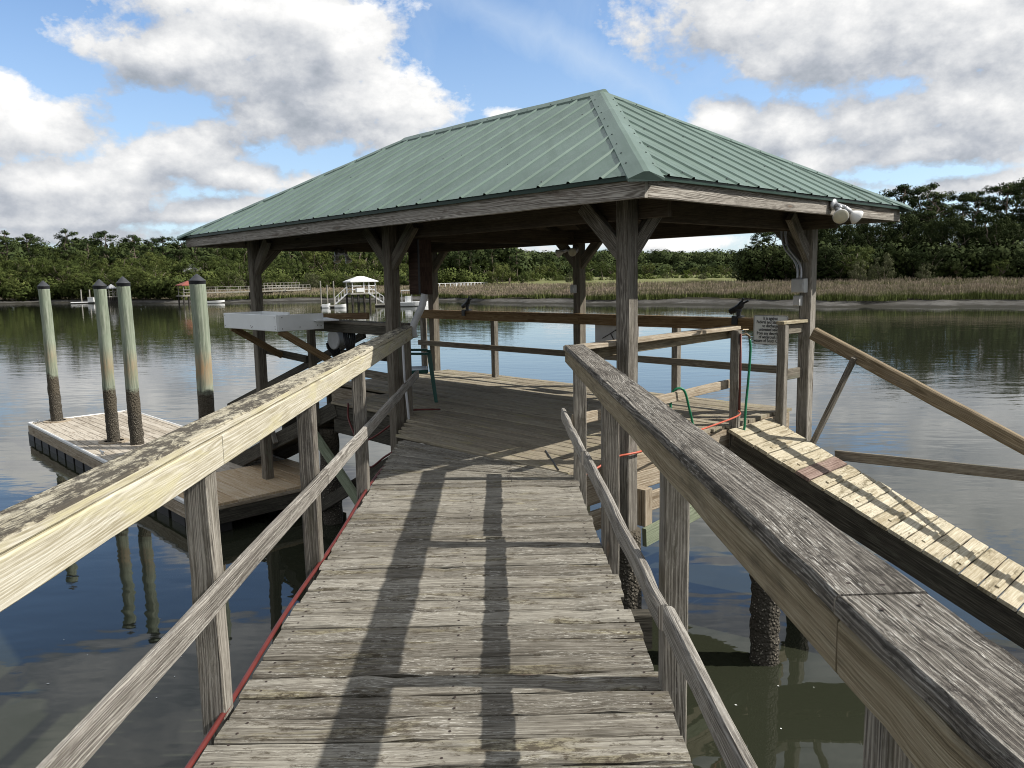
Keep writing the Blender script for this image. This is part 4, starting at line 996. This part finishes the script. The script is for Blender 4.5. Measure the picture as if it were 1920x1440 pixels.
for (a, bq), l, z1, r, ln in zip(PL, lab, tops, (.113, .110, .114, .138), (.02, .03, .03, .02)):
    p = UV(a, bq); pole('piling', (p.x, p.y), z1, r*1.06, r, M['pile'], l, 'piling', 'capped pilings of the floating dock', capc=True, rough=.003)
# ------------------------------------------------------------------ fittings
def floodlight(name, label, p, out, along, l1, l2, r=.062, base=True):
    """p on the timber, out = away from it, l1/l2 = (offset, aim) of the two lamps"""
    p = Vector(p); out = Vector(out).normalized(); t = thing(name, label, 'floodlight', p)
    part('base', M['metal'], t, lambda m: m.lathe(p, [(.058, 0), (.058, .012), (.05, .026), (.018, .032)], 18, out), smooth=True)
    for off, aimv in (l1, l2):
        aimv = Vector(aimv).normalized(); off = Vector(off); q = p+out*.03; e = p+off
        arm = part('arm', M['metal'], t, lambda m: m.tube(smoothpath([q, q+(e-q)*.4+out*.03, e-aimv*.10, e-aimv*.01], 5), .021, 10), smooth=True)
        part('socket', M['metal'], arm, lambda m: m.lathe(e-aimv*.085, [(.026, 0), (.03, .02), (.03, .075), (.022, .085)], 14, aimv), smooth=True)
        lamp = part('lamp', M['lampshell'], t, lambda m: m.lathe(e-aimv*.01, [(.022, 0), (.028, .02), (r*.78, .062), (r, .09), (r, .10)], 20, aimv), smooth=True)
        part('lens', M['bulb'], lamp, lambda m: m.lathe(e+aimv*.088, [(r*.96, 0), (r*.9, .006), (r*.5, .014), (.004, .017)], 20, aimv), smooth=True)
floodlight('floodlight', 'twin floodlight with white lamps on the sunlit eave board at the right', UV(-.022, 2.95, 2.24), -U2, V2, ((-U2*.10-V2*.075-Z*.085), (-U2*.5-V2*.75-Z*.5)), ((-U2*.13+V2*.10-Z*.08), (V2*.75-U2*.55-Z*.6)), .072)
floodlight('floodlight', 'twin floodlight under the roof on top of the middle post of the far side', UV(L/2, W-OB-.07, 1.99), -V2, U2, ((-V2*.12-U2*.06-Z*.02), (-V2*.8-U2*.5-Z*.25)), ((-V2*.10+U2*.16-Z*.02), (U2*.8-V2*.3-Z*.3)), .06)
floodlight('floodlight', 'pair of round lamps hanging under the roof at its left end', UV(7.46, 2.05, 2.06), -U2, V2, ((-U2*.08-V2*.09-Z*.07), (-U2*.35-V2*.15-Z*.9)), ((-U2*.08+V2*.09-Z*.07), (-U2*.35+V2*.15-Z*.9)), .055)
def boxlid(name, label, c, sx, sy, sz, rz, cat='junction box', lid=True, mat='boxgrey'):
    t = thing(name, label, cat, c); c = Vector(c); ax = Vector((math.cos(rz), math.sin(rz), 0)); n = Vector((ax.y, -ax.x, 0))
    part('body', M[mat], t, lambda m: m.box(c, sx, sy, sz, rz, bev=.008))
    def f(m):
        m.box(c+n*(sy/2+.006), sx*.92, .014, sz*.9, rz, bev=.005); m.box(c+n*(sy/2+.016)+ax*sx*.38, .016, .012, .04, rz)
    part('cover', M['pipe'], t, f); return t
RZV = math.atan2(-U2.y, -U2.x)                                         # facing -V2 (towards the viewer)
pD = UV(OB, W-OB-.07)
boxlid('outlet_box', 'larger grey outlet box under the bent conduits on the right corner post', UV(.74, 3.875, 1.455), .15, .09, .155, RZV)
boxlid('switch_box', 'small pale switch box below the outlet box on the right corner post', UV(.76, 3.89, 1.285), .085, .05, .115, RZV)
for off, lab, xo in ((.0, 'right-hand bent grey conduit on the right corner post', 0), (.045, 'left-hand bent grey conduit on the right corner post', .05)):
    pts = [UV(.95+off, 3.91, 2.16), UV(.93+off, 3.905, 1.98), UV(.88+off, 3.90, 1.86), UV(.78+off*.9, 3.895, 1.74), UV(.735+off*.9, 3.89, 1.64), UV(.73+off*.9, 3.885, 1.53)]
    m = MB(); m.tube(smoothpath(pts, 6), .014, 10); tag(m.build('conduit', M['metal'], smooth=True), lab, 'conduit')
boxlid('outlet_box', 'pale outlet box with a round cover on the far left post', UV(7.68, 3.87, 1.42), .15, .08, .15, RZV, mat='pipe')
for off, lab in ((0, 'right-hand grey conduit running down the far left post'), (.05, 'left-hand grey conduit running down the far left post')):
    m = MB(); m.tube(smoothpath([UV(7.56+off*.6, 3.9, 2.2), UV(7.56+off*.6, 3.9, 1.9), UV(7.57+off, 3.9, 1.75), UV(7.61+off*2, 3.89, 1.62), UV(7.62+off*2, 3.885, 1.48)], 6), .013, 10); tag(m.build('conduit', M['pipe'], smooth=True), lab, 'conduit')
boxlid('outlet_box', 'narrow white outlet box on the middle post of the far side', UV(4.16, 3.90, 1.43), .075, .05, .12, RZV, mat='pipe')
# boarded box and pipes by the middle post on the near side
t = thing('wall_box', 'tall dark brown boarded box hanging under the roof beside the near middle post', 'cabinet', UV(3.93, .98, 1.78))
part('body', M['shutter'], t, lambda m: [m.beam(UV(3.84, .98, 1.46+.052*i), UV(4.02, .98, 1.46+.052*i), .2, .0525, bev=.003) for i in range(12)])
beam('corner_strip', M['black'], t, UV(3.825, .88, 1.44), UV(3.825, .88, 2.06), .022, .022, up=V2)
m = MB(); pth = smoothpath([UV(3.80, .93, 1.44), UV(3.82, .90, 1.30), UV(3.90, .88, 1.17), UV(3.95, .86, 1.05), UV(3.93, .86, .94)], 8); m.tube(pth, [.041 + .002*math.sin(i*2.2) for i in range(len(pth))], 12); tag(m.build('flexible_pipe', M['pipe'], smooth=True), 'thick grey flexible pipe dropping from the dark boarded box to the handrail', 'pipe')
m = MB(); m.tube([(-1.245, 8.86, .92), (-1.24, 8.86, .5), (-1.215, 8.87, .1), (-1.20, 8.9, -.25)], .014, 10); tag(m.build('thin_pipe', M['pipe'], smooth=True), 'thin grey pipe running down beside the last left handrail post', 'pipe')
# coiled hoses under the counter
t = thing('hose_coil', 'coil of dark hose hung under the counter round a pale reel', 'hose coil', UV(5.75, .98, .78))
def coil(m, r, k, w, rr): 
    for i in range(k): m.tube([UV(5.72+r*1.0*math.cos(a*.2618+.1*i), .98+.02*math.sin(a)+w*(i-k/2), .78+r*math.sin(a*.2618+.1*i)) for a in range(25)], rr, 7)
part('coil', M['black'], t, lambda m: coil(m, .235, 6, .026, .014), smooth=True)
part('reel', M['pipe'], t, lambda m: m.lathe(UV(5.72, .84, .84), [(.12, 0), (.135, .0), (.135, .03), (.09, .04), (.09, .2)], 20, V2), smooth=True)
# rod holders
def rod_holder(label, a):
    b = UV(a, BF, 1.076); t = thing('rod_holder', label, 'rod holder', b)
    part('clamp', M['black'], t, lambda m: [m.box(b+Z*.012, .085, .15, .022, RZV), m.box(b-V2*.085-Z*.03, .075, .02, .10, RZV), m.lathe(b+Z*.02, [(.026, 0), (.026, .05), (.04, .055), (.04, .085), (.02, .09)], 12)])
    part('cradle', M['black'], t, lambda m: [m.tube([b+Z*.07+U2*.11, b+Z*.105+U2*.03, b+Z*.15-U2*.03, b+Z*.19-U2*.05], [.036, .04, .04, .03], 10), m.tube([b+Z*.18-U2*.04, b+Z*.235-U2*.06], .013, 8), m.tube([b+Z*.17-U2*.05, b+Z*.205-U2*.13], .012, 8)])
rod_holder('black fishing-rod holder on the far rail near the far left post', 6.53)
rod_holder('black fishing-rod holder on the far rail left of the sign', 1.50)
# the sign
t = thing('sign', 'white metal notice with black lettering on the far rail, half hidden by a post', 'sign', UV(.98, 3.80, .94))
def plate(m, w, h, r, y, mi=0):
    c = UV(1.045, 3.812, .945); ax = -U2; q = len(m.v); n = 0
    for (cx, cz, a0_) in ((w-r, h-r, 0), (-w+r, h-r, 90), (-w+r, -h+r, 180), (w-r, -h+r, 270)):
        for k in range(5):
            a = math.radians(a0_+k*22.5); m.v.append(c+ax*(cx+r*math.cos(a))+Z*(cz+r*math.sin(a))-V2*y); n += 1
    m.face(tuple(range(q, q+n)), [(0, 0)]*n, 0, mi)
    for k in range(n): pass
    q2 = len(m.v)
    for k in range(n): m.v.append(m.v[q+k]+V2*.003)
    for k in range(n): m.face((q+k, q+(k+1) % n, q2+(k+1) % n, q2+k), [(0, 0)]*4, 0, mi)
part('plate', M['white'], t, lambda m: plate(m, .213, .172, .025, .0))
def border(m):
    c = UV(1.045, 3.812, .945)-V2*.0025
    pts = []
    for (cx, cz, a0_) in ((.188, .15, 0), (-.188, .15, 90), (-.188, -.15, 180), (.188, -.15, 270)):
        for k in range(5): a = math.radians(a0_+k*22.5); pts.append(c-U2*(cx+.017*math.cos(a))+Z*(cz+.017*math.sin(a)))
    pts.append(pts[0]); m.tube(pts, .0022, 5)
part('border', M['letter'], t, border)
for i, ln in enumerate(['It is against', 'Federal and State law', 'to discharge', 'untreated sewage', 'from any description', 'of watercraft into', 'waters of South Carolina']):
    cu = bpy.data.curves.new('lettering', 'FONT'); cu.body = ln; cu.size = .050; cu.align_x = 'CENTER'; cu.offset = .0010; cu.extrude = .0004; cu.space_character = 1.0
    o = bpy.data.objects.new('lettering_curve', cu); COL.objects.link(o); bpy.context.view_layer.update()
    me = bpy.data.meshes.new_from_object(o.evaluated_get(bpy.context.evaluated_depsgraph_get())); bpy.data.objects.remove(o, do_unlink=True)
    me.materials.clear(); me.materials.append(M['letter']); lo = bpy.data.objects.new('lettering', me); COL.objects.link(lo); lo.parent = t
    p = UV(1.045, 3.8095, 1.066-.0435*i)-Vector(t.location)
    mt = Matrix((-U2*.80, Z, -V2)).transposed().to_4x4(); mt.translation = p; lo.matrix_local = mt
# grey board hung outside the far rail
t = thing('notice_board', 'plain grey board hung on the outside of the far rail behind the near corner post', 'board', UV(3.45, 4.0, .78))
part('panel', M['pipe'], t, lambda m: m.beam(UV(3.05, BF+.09, .78), UV(3.82, BF+.09, .78), .012, .37))
part('cracked_patch', M['black'], t, lambda m: [m.tube([UV(3.68, BF+.08, .73), UV(3.56, BF+.08, .79), UV(3.45, BF+.08, .85), UV(3.36, BF+.08, .91)], .007, 5), m.tube([UV(3.53, BF+.08, .80), UV(3.47, BF+.08, .71)], .008, 5), m.tube([UV(3.45, BF+.08, .85), UV(3.3, BF+.08, .83)], .006, 5)], label='dark crooked lines')
# hoses, standpipe and tap
m = MB(); pts = [(-1.12, .8, -.03)]+[(-1.108-.006*y+.008*math.sin(y*3), y, -.012) for y in np.arange(1.2, 6.6, .35)]
m.tube(smoothpath(pts+[(-1.15, 6.9, -.05), (-1.2, 7.4, -.12), (-1.23, 7.85, -.2)], 4), .0115, 8); tag(m.build('hose', M['redhose'], smooth=True), 'long dark red hose lying along the left edge of the boardwalk', 'hose')
t_ = [UV(5.35, .80, .02), UV(5.2, .70, -.14), UV(4.9, .6, -.33), UV(4.55, .45, -.52), UV(4.2, .35, -.56), UV(3.8, .3, -.36), UV(3.5, .35, -.2)]
m = MB(); m.tube(smoothpath(t_, 6), .0125, 8); tag(m.build('hose', M['redhose'], smooth=True), 'dark red hose drooping in a loop below the left side of the pavilion deck', 'hose')
m = MB(); m.tube(smoothpath([UV(4.05, 1.3, .02), UV(4.2, .93, .03), UV(4.35, .80, -.12), UV(4.6, .70, -.30), UV(4.85, .62, -.42)], 6), .0115, 8); tag(m.build('hose', M['redhose'], smooth=True), 'short red hose crossing the drooping one below the deck edge', 'hose')
PW = TAP-wn*.0
m = MB(); m.tube(smoothpath([(.53, 6.12, -.02), (.66, 6.22, .02), (.86, 6.38, .085), (1.0, 6.44, .10), (1.15, 6.58, .10), (1.7, 7.25, .10), (TAP.x-.02, TAP.y-.15, .12), (TAP.x+.02, TAP.y-.068, .17)], 6), .0095, 8); tag(m.build('hose', M['orange'], smooth=True), 'bright orange-red hose tied across the near corner post', 'hose')
t = thing('standpipe', 'dark red standpipe with a tap on the end post of the short railing', 'standpipe', (TAP.x+.03, TAP.y-.06, 0))
b = Vector((TAP.x+.03, TAP.y-.066, 0))
part('pipe', M['redhose'], t, lambda m: m.tube([b+Z*.15, b+Z*.98], .013, 8), smooth=True)
tx = Vector((.9, .25, 0)).normalized()
part('tap', M['brass'], t, lambda m: [m.tube([b+Z*.965, b+Z*.975+tx*.06, b+Z*.95+tx*.10, b+Z*.91+tx*.105], [.012, .015, .013, .012], 8), m.tube([b+Z*.98+tx*.05, b+Z*1.02+tx*.05], .007, 6), m.tube([b+Z*1.02+tx*.02, b+Z*1.02+tx*.085], .008, 6)])
h = b+tx*.105
m = MB(); m.tube(smoothpath([h+Z*.92, h+Z*.80+tx*.012, h+Z*.5-tx*.005, h+Z*.2-tx*.03, h-Z*.02-tx*.04, h-Z*.18-tx*.06], 6), .0135, 8); tag(m.build('hose', M['greenhose'], smooth=True), 'green garden hose hanging from the tap', 'hose')
wq = WING0+wd*(1.60)-wn*.05
m = MB(); m.tube(smoothpath([wq-wd*.03+Z*.05+wn*.0, wq-wd*.02+Z*.4, wq+Z*.50+wn*.03, wq+wd*.07+Z*.49+wn*.09, wq+wd*.14+Z*.3+wn*.11, wq+wd*.22+Z*.08+wn*.12], 6), .0125, 8); tag(m.build('hose', M['greenhose'], smooth=True), 'short loop of green hose slung over the pale middle rail', 'hose')
m = MB(); m.tube([(.30, 7.05, .004), (.335, 6.7, .006), (.375, 6.3, .005)], .006, 5); tag(m.build('stick', M['black']), 'thin dark strip lying on the deck beside the right handrail end', 'stick')
# green plastic chair
cp0 = Vector((-1.36, 10.35, 0)); t = thing('plastic_chair', 'dark green plastic armchair half hidden behind the near middle post', 'chair', cp0)
ca = math.radians(97); cx, cy = Vector((math.cos(ca), math.sin(ca), 0)), Vector((-math.sin(ca), math.cos(ca), 0))
def ch(a, b_, z): return cp0+cx*a+cy*b_+Z*z
def seat(m):
    g_ = [[None]*7 for _ in range(7)]
    for i in range(7):
        for j in range(7):
            a, b_ = -.23+.46*i/6, -.22+.46*j/6; m.v.append(ch(a, b_, .43-.02*math.cos(a*6)-.01*j/6*0)); g_[i][j] = len(m.v)-1
    for i in range(6):
        for j in range(6): m.face((g_[i][j], g_[i+1][j], g_[i+1][j+1], g_[i][j+1]), [(0, 0)]*4, 0)
    m.beam(ch(-.23, -.22, .40), ch(.23, -.22, .40), .02, .05); m.beam(ch(-.24, -.22, .40), ch(-.24, .24, .40), .02, .05); m.beam(ch(.24, -.22, .40), ch(.24, .24, .40), .02, .05)
part('seat', M['chair'], t, seat)
def back(m):
    for k in range(5): a = -.2+.1*k; m.beam(ch(a, .24, .44), ch(a*1.12, .34, .82), .055, .014, up=cy)
    m.beam(ch(-.27, .345, .83), ch(.27, .345, .83), .02, .07)
part('backrest', M['chair'], t, back)
for s_ in (-1, 1):
    part('armrest', M['chair'], t, lambda m: [m.beam(ch(s_*.29, -.24, .64), ch(s_*.28, .31, .66), .055, .03), m.beam(ch(s_*.28, .30, .66), ch(s_*.26, .34, .80), .05, .03, up=cx)])
    for e in (-1, 1): part('leg', M['chair'], t, lambda m: m.beam(ch(s_*.335, e*.30-.02, 0), ch(s_*.285, e*.25, .64 if e < 0 else .66), .045, .025, up=cx, w1=.06))
# cross braces between the pilings
t = thing('cross_brace', 'crossed dark and greenish braces bolted between the pilings below the left side of the deck', 'brace', UV(4.5, .8, -1))
beam('brace', M['gtimber'], t, UV(6.35, .70, -.30), UV(4.3, .62, -1.62), .045, .17); beam('brace', M['dark'], t, UV(6.2, .78, -1.55), UV(3.9, .80, -.35), .045, .16)
t = thing('cross_brace', 'green wet braces bolted between the pilings below the near corner post', 'brace', UV(.8, 1.2, -1))
beam('brace', M['gtimber'], t, UV(.66, .9, -.72), UV(.72, 3.6, -.55), .045, .17); beam('brace', M['dark'], t, UV(.86, .5, -.95), UV(2.9, .35, -.75), .045, .17)
m = MB(); [m.beam(UV(.85-.048*i, 1.0, -.30), UV(.85-.048*i, 1.0, -.64), .042, .11, up=V2) for i in range(4)]; tag(m.build('blocking', M['joist']), 'four upright board ends bolted beside the near corner post below deck', 'blocking')
# ------------------------------------------------------------------ across the water
M['fwood'] = plain('sunbleached_wood', (.30, .285, .25), .8, var=.2, scale=2)
M['fdark'] = plain('far_pile', (.045, .04, .034), .8, var=.3)
M['fwhite'] = plain('far_white_paint', (.75, .76, .76), .5, var=.04)
M['fred'] = plain('far_red_roof', (.26, .075, .055), .6)
M['fgrey'] = plain('far_grey_roof', (.28, .29, .31), .6)
def rect(px0, px1, D): return at(px0, D, 0), at(px1, D, 0)
def far_pavilion(name, label, px0, px1, D, z_eave, z_apex, z_deck, roofm, postm, depth, deck0=None, deck1=None, flip=.35):
    p, q = rect(px0, px1, D); c = (p+q)/2; t = thing(name, label, 'pavilion', (c.x, c.y, WZ))
    d = (q-p).normalized(); o = Vector((-d.y, d.x, 0)); o = o if o.dot(c) > 0 else -o
    d = (d*math.cos(flip)+o*math.sin(flip)); o = Vector((-d.y, d.x, 0)); o = o if o.dot(c) > 0 else -o
    w = (q-p).length/2/(abs(math.cos(flip))+abs(math.sin(flip))*depth); dp = w*depth
    def P(a, b, z): return c+d*a+o*b+Z*z
    def rf(m):
        cs = [P(-w, -dp, z_eave), P(w, -dp, z_eave), P(w, dp, z_eave), P(-w, dp, z_eave)]; rl = max(.05, w-dp); r = [P(-rl, 0, z_apex), P(rl, 0, z_apex)]
        m.quad(cs[0], cs[1], r[1], r[0]); m.quad(cs[2], cs[3], r[0], r[1]); m.quad(cs[1], cs[2], r[1], r[1]); m.quad(cs[3], cs[0], r[0], r[0])
        for i in range(4): m.beam(cs[i]-Z*.06, cs[(i+1) % 4]-Z*.06, .06, .14)
    part('roof', roofm, t, rf)
    for a, b in ((-.82, -.8), (0, -.8), (.82, -.8), (-.82, .8), (.82, .8)): beam('post', postm, t, P(a*w, b*dp, z_deck), P(a*w, b*dp, z_eave), .12, .12, up=d)
    part('deck', M['fwood'], t, lambda m: m.beam(P(-w*.98, 0, z_deck-.1), P(w*.98, 0, z_deck-.1), dp*1.9, .2))
    def rl(m):
        for (a, b), (a2, b2) in (((-.85, .85), (.85, .85)), ((-.85, -.85), (-.2, -.85)), ((.3, -.85), (.85, -.85))):
            for h in (.45, .95): m.beam(P(a*w, b*dp, z_deck+h), P(a2*w, b2*dp, z_deck+h), .06, .10)
    part('railing', postm, t, rl)
    for k in range(5):
        for b in (-.75, .75): part('piling', M['fdark'], t, lambda m: m.tube([P((-.85+.425*k)*w, b*dp, WZ-1), P((-.85+.425*k)*w, b*dp, z_deck-.15)], .14, 8))
    return P, w, dp, t
P, w, dp, t = far_pavilion('pier_pavilion', 'white-roofed pier pavilion with two ramps across the river', 643, 709, 110, 1.62, 2.28, .02, M['fwhite'], M['fwhite'], .75)
part('bench', M['fwhite'], t, lambda m: m.beam(P(-w*.55, -dp*.8, .42), P(0, -dp*.8, .42), .5, .55))
def far_ramp(label, pa, pb, D, za, zb):
    a, b = at(pa, D, za), at(pb, D, zb); t = thing('gangway', label, 'gangway', (a.x, a.y, WZ)); d = (b-a)
    part('walkway', M['fwhite'], t, lambda m: m.beam(a, b, 1.0, .16)); o = Vector((a.x, a.y, 0)).normalized()
    def rl(m):
        m.beam(a+Z*.9-o*.5, b+Z*.9-o*.5, .06, .08)
        for k in range(5): q = a+d*k/4; m.beam(q-o*.5, q-o*.5+Z*.9, .07, .07, up=o)
    part('handrail', M['fwhite'], t, rl)
far_ramp('white ramp going down left from the white-roofed pavilion', 650, 627, 108, .0, -1.4); far_ramp('broad white ramp going down right from the white-roofed pavilion', 690, 718, 108, .0, -1.4)
def far_float(label, p0, p1, D, name='floating_dock', cat='floating dock', m_='fwood'):
    a, b = at(p0, D, WZ+.25), at(p1, D, WZ+.25); t = thing(name, label, cat, (a.x, a.y, WZ))
    part('deck', M[m_], t, lambda m: m.beam(a, b, 2.2, .14)); part('float', M['fdark'], t, lambda m: m.beam(a-Z*.22, b-Z*.22, 2.0, .3))
far_float('dark float left of the white-roofed pavilion', 599, 644, 106); far_float('short float at the foot of the broad white ramp', 702, 722, 106)
for px, y, lab in ((600.5, 527, 'tall pale mooring post at the left end of the far float'), (612.5, 534, 'shorter pale mooring post between the two tall ones'), (625, 527, 'tall pale mooring post beside the left white ramp'), (704, 534, 'pale mooring post in front of the broad white ramp')):
    D = 107; q = at(px, D, 0); pole('mooring_post', (q.x, q.y), hgt(px, y, D, 0), .085, .075, M['fwood'], lab, 'mooring post')
def boat(label, px, D, ln, mat, cabin=False, yaw=None, hh=.55):
    c = at(px, D, WZ); d = Vector((c.y, -c.x, 0)).normalized() if yaw is None else Vector((math.cos(yaw), math.sin(yaw), 0)); o = Vector((-d.y, d.x, 0))
    t = thing('boat', label, 'boat', c)
    def hull(m):
        n = 12; rows = []
        for i in range(n+1):
            f = i/n; wd_ = .95*(1-max(0, (f-.55)/.45)**2.2)*ln/5+.02; x = (f-.5)*ln; sh = hh+.25*max(0, f-.5)
            ids = []
            for (y_, z_) in ((-wd_, sh), (-wd_*.85, .1), (-wd_*.3, -.18), (wd_*.3, -.18), (wd_*.85, .1), (wd_, sh)): m.v.append(c+d*x+o*y_+Z*z_); ids.append(len(m.v)-1)
            rows.append(ids)
        for a, b in zip(rows, rows[1:]):
            for j in range(5): m.face((a[j], a[j+1], b[j+1], b[j]), [(0, 0)]*4, 0)
            m.face((a[5], a[0], b[0], b[5]), [(0, 0)]*4, 0)
        m.face(tuple(rows[0][::-1]), [(0, 0)]*6, 0)
    part('hull', mat, t, hull)
    if cabin:
        part('console', mat, t, lambda m: m.beam(c-d*.4+Z*.95, c+d*.4+Z*.95, .9, .8)); part('outboard', M['black'], t, lambda m: m.beam(c-d*(ln/2+.12)+Z*.0, c-d*(ln/2+.12)+Z*1.0, .35, .4, up=d))
        part('canopy', mat, t, lambda m: [m.beam(c-d*.9+Z*2.1, c+d*.6+Z*2.1, 1.5, .08)]+[m.beam(c+d*a+o*b+Z*.6, c+d*a+o*b+Z*2.1, .05, .05, up=d) for a in (-.8, .5) for b in (-.6, .6)])
boat('white motorboat with an outboard behind the grey flexible pipe', 764, 103, 5.2, M['fwhite'], True)
boat('small white boat tied to the far dark float', 636, 104, 1.5, M['fwhite'], hh=.4); boat('low white boat lying at the far float behind the tall mooring post', 609, 105, 1.1, M['fwhite'], hh=.5)
boat('white skiff on the water beside the pier with the railings', 401, 150, 3.2, M['fwhite'], hh=.4)
far_float('white float with a white locker by the left mud bank', 129, 176, 182, m_='fwhite')
tb = thing('locker', 'white locker at the right end of the float by the left mud bank', 'locker', at(169, 181, WZ)); a = at(169, 181, WZ+.75)
part('body', M['fwhite'], tb, lambda m: m.box(a, 1.2, .9, .8)); part('lid', M['fwhite'], tb, lambda m: m.box(a+Z*.44, 1.26, .96, .08))
for px, y, lab in ((150, 543, 'thin pale mooring post behind the white float, left'), (166, 543, 'thin pale mooring post behind the white float, right')): q = at(px, 184, 0); pole('mooring_post', (q.x, q.y), hgt(px, y, 184, 0), .13, .12, M['fwood'], lab, 'mooring post')
far_pavilion('pier_pavilion', 'red-roofed pier pavilion on dark pilings by the left bank', 328, 384, 150, 1.55, 2.3, -.25, M['fred'], M['fwood'], .8)
far_pavilion('pier_pavilion', 'grey-roofed pier pavilion between the capped pilings', 196, 219, 176, 1.2, 2.0, -.4, M['fgrey'], M['fwood'], .9)
def pier(label, pts, zdeck, rail, mat, pile_every=5.):
    pts = [at(px, D, zdeck) for px, D in pts]; c = pts[0]; t = thing('pier', label, 'pier', (c.x, c.y, WZ))
    def dk(m):
        for a, b in zip(pts, pts[1:]): m.beam(a, b, 1.5, .18)
    part('deck', mat, t, dk)
    def rl(m):
        for a, b in zip(pts, pts[1:]):
            d = b-a; o = Vector((-d.y, d.x, 0)).normalized(); n = max(1, int(d.length/1.7))
            for s in (-.7, .7):
                for h in ((.5, 1.0) if rail > 1 else (1.0,)): m.beam(a+o*s+Z*h, b+o*s+Z*h, .05, .06)
                for k in range(n+1): q = a+d*k/n+o*s; m.beam(q, q+Z*1.02, .09, .09, up=d)
    if rail: part('railing', mat, t, rl)
    for a, b in zip(pts, pts[1:]):
        d = b-a; n = max(1, int(d.length/pile_every)); o = Vector((-d.y, d.x, 0)).normalized()
        for k in range(n+1):
            for s in (-.6, .6): q = a+d*k/n+o*s; part('piling', M['fdark'], t, lambda m: m.tube([(q.x, q.y, WZ-.8), (q.x, q.y, zdeck-.1)], .13, 6))
pier('long pale pier with double railings running right from the red-roofed pavilion', [(382, 150), (470, 152), (528, 156), (575, 166)], .1, 2, M['fwood'])
pier('dark pier with a low railing right of the grey-roofed pavilion', [(219, 177), (262, 184), (300, 190)], -.3, 1, M['fdark'])
pier('pale pier with many railing posts crossing the marsh to the wood', [(786, 150), (850, 158), (908, 172)], -.15, 1, M['fwhite'], 9)
pier('short pale pier railing far behind the long pier', [(498, 168), (558, 172)], .6, 2, M['fwood'], 9)
t = thing('house', 'grey-roofed house almost hidden by the trees of the left bank', 'house', at(360, 230, 0)); c = at(360, 230, 0); d = Vector((c.y, -c.x, 0)).normalized(); o = Vector((-d.y, d.x, 0))
part('wall', M['fwood'], t, lambda m: m.beam(c-d*3.2+Z*2.5, c+d*3.2+Z*2.5, 6, 4.8))
part('roof', M['fgrey'], t, lambda m: [m.quad(c-d*3.6-o*3.5+Z*4.7, c+d*3.6-o*3.5+Z*4.7, c+d*2.2+Z*7.2, c-d*2.2+Z*7.2), m.quad(c+d*3.6+o*3.5+Z*4.7, c-d*3.6+o*3.5+Z*4.7, c-d*2.2+Z*7.2, c+d*2.2+Z*7.2), m.quad(c-d*3.6+o*3.5+Z*4.7, c-d*3.6-o*3.5+Z*4.7, c-d*2.2+Z*7.2, c-d*2.2+Z*7.2), m.quad(c+d*3.6-o*3.5+Z*4.7, c+d*3.6+o*3.5+Z*4.7, c+d*2.2+Z*7.2, c+d*2.2+Z*7.2)])

# rusty nails by the joint of the foreground cap, screws in the tray, flecks of foam on the water
m = MB(); [m.disc((rx(y)+x, y, 1.0525), r, 8) for x, y, r in ((.05, 1.20, .0045), (.12, 1.215, .004), (.045, 1.31, .0045), (.10, 1.30, .005), (.135, 1.295, .004), (.06, 2.86, .004), (.11, 2.85, .004), (.07, 4.46, .004))]; m.build('nails', M['rust'], rb)
m = MB()
for a, z in ((5.64, 1.03), (5.64, 1.06), (5.65, 1.17), (6.30, 1.03), (6.32, 1.05), (6.27, 1.04), (7.1, 1.03), (7.1, 1.17)): m.disc(UV(a, -.0125, z), .007, 7, nrm=-V2)
for b, z in ((.06, 1.03), (.06, 1.17), (.3, 1.04), (.55, 1.05), (.6, 1.04)): m.disc(UV(5.5875, b, z), .007, 7, nrm=-U2)
m.build('screws', M['rust'], wl_)
m = MB()
for i in range(70):
    x, y = random.uniform(.9, 3.2), random.uniform(2.2, 6.6)
    if random.random() < .3: x, y = random.uniform(-4.5, -1.4), random.uniform(3.5, 9)
    a = random.random()*3; l = random.uniform(.006, .016); d = Vector((math.cos(a), math.sin(a), 0)); o = Vector((-d.y, d.x, 0)); c = Vector((x, y, WZ+.004)); k = random.uniform(.3, .8)
    m.quad(c-d*l, c-o*l*k, c+d*l, c+o*l*k)
tag(m.build('foam_flecks', M['white']), 'white flecks of foam floating on the dark water', 'foam', kind='stuff')
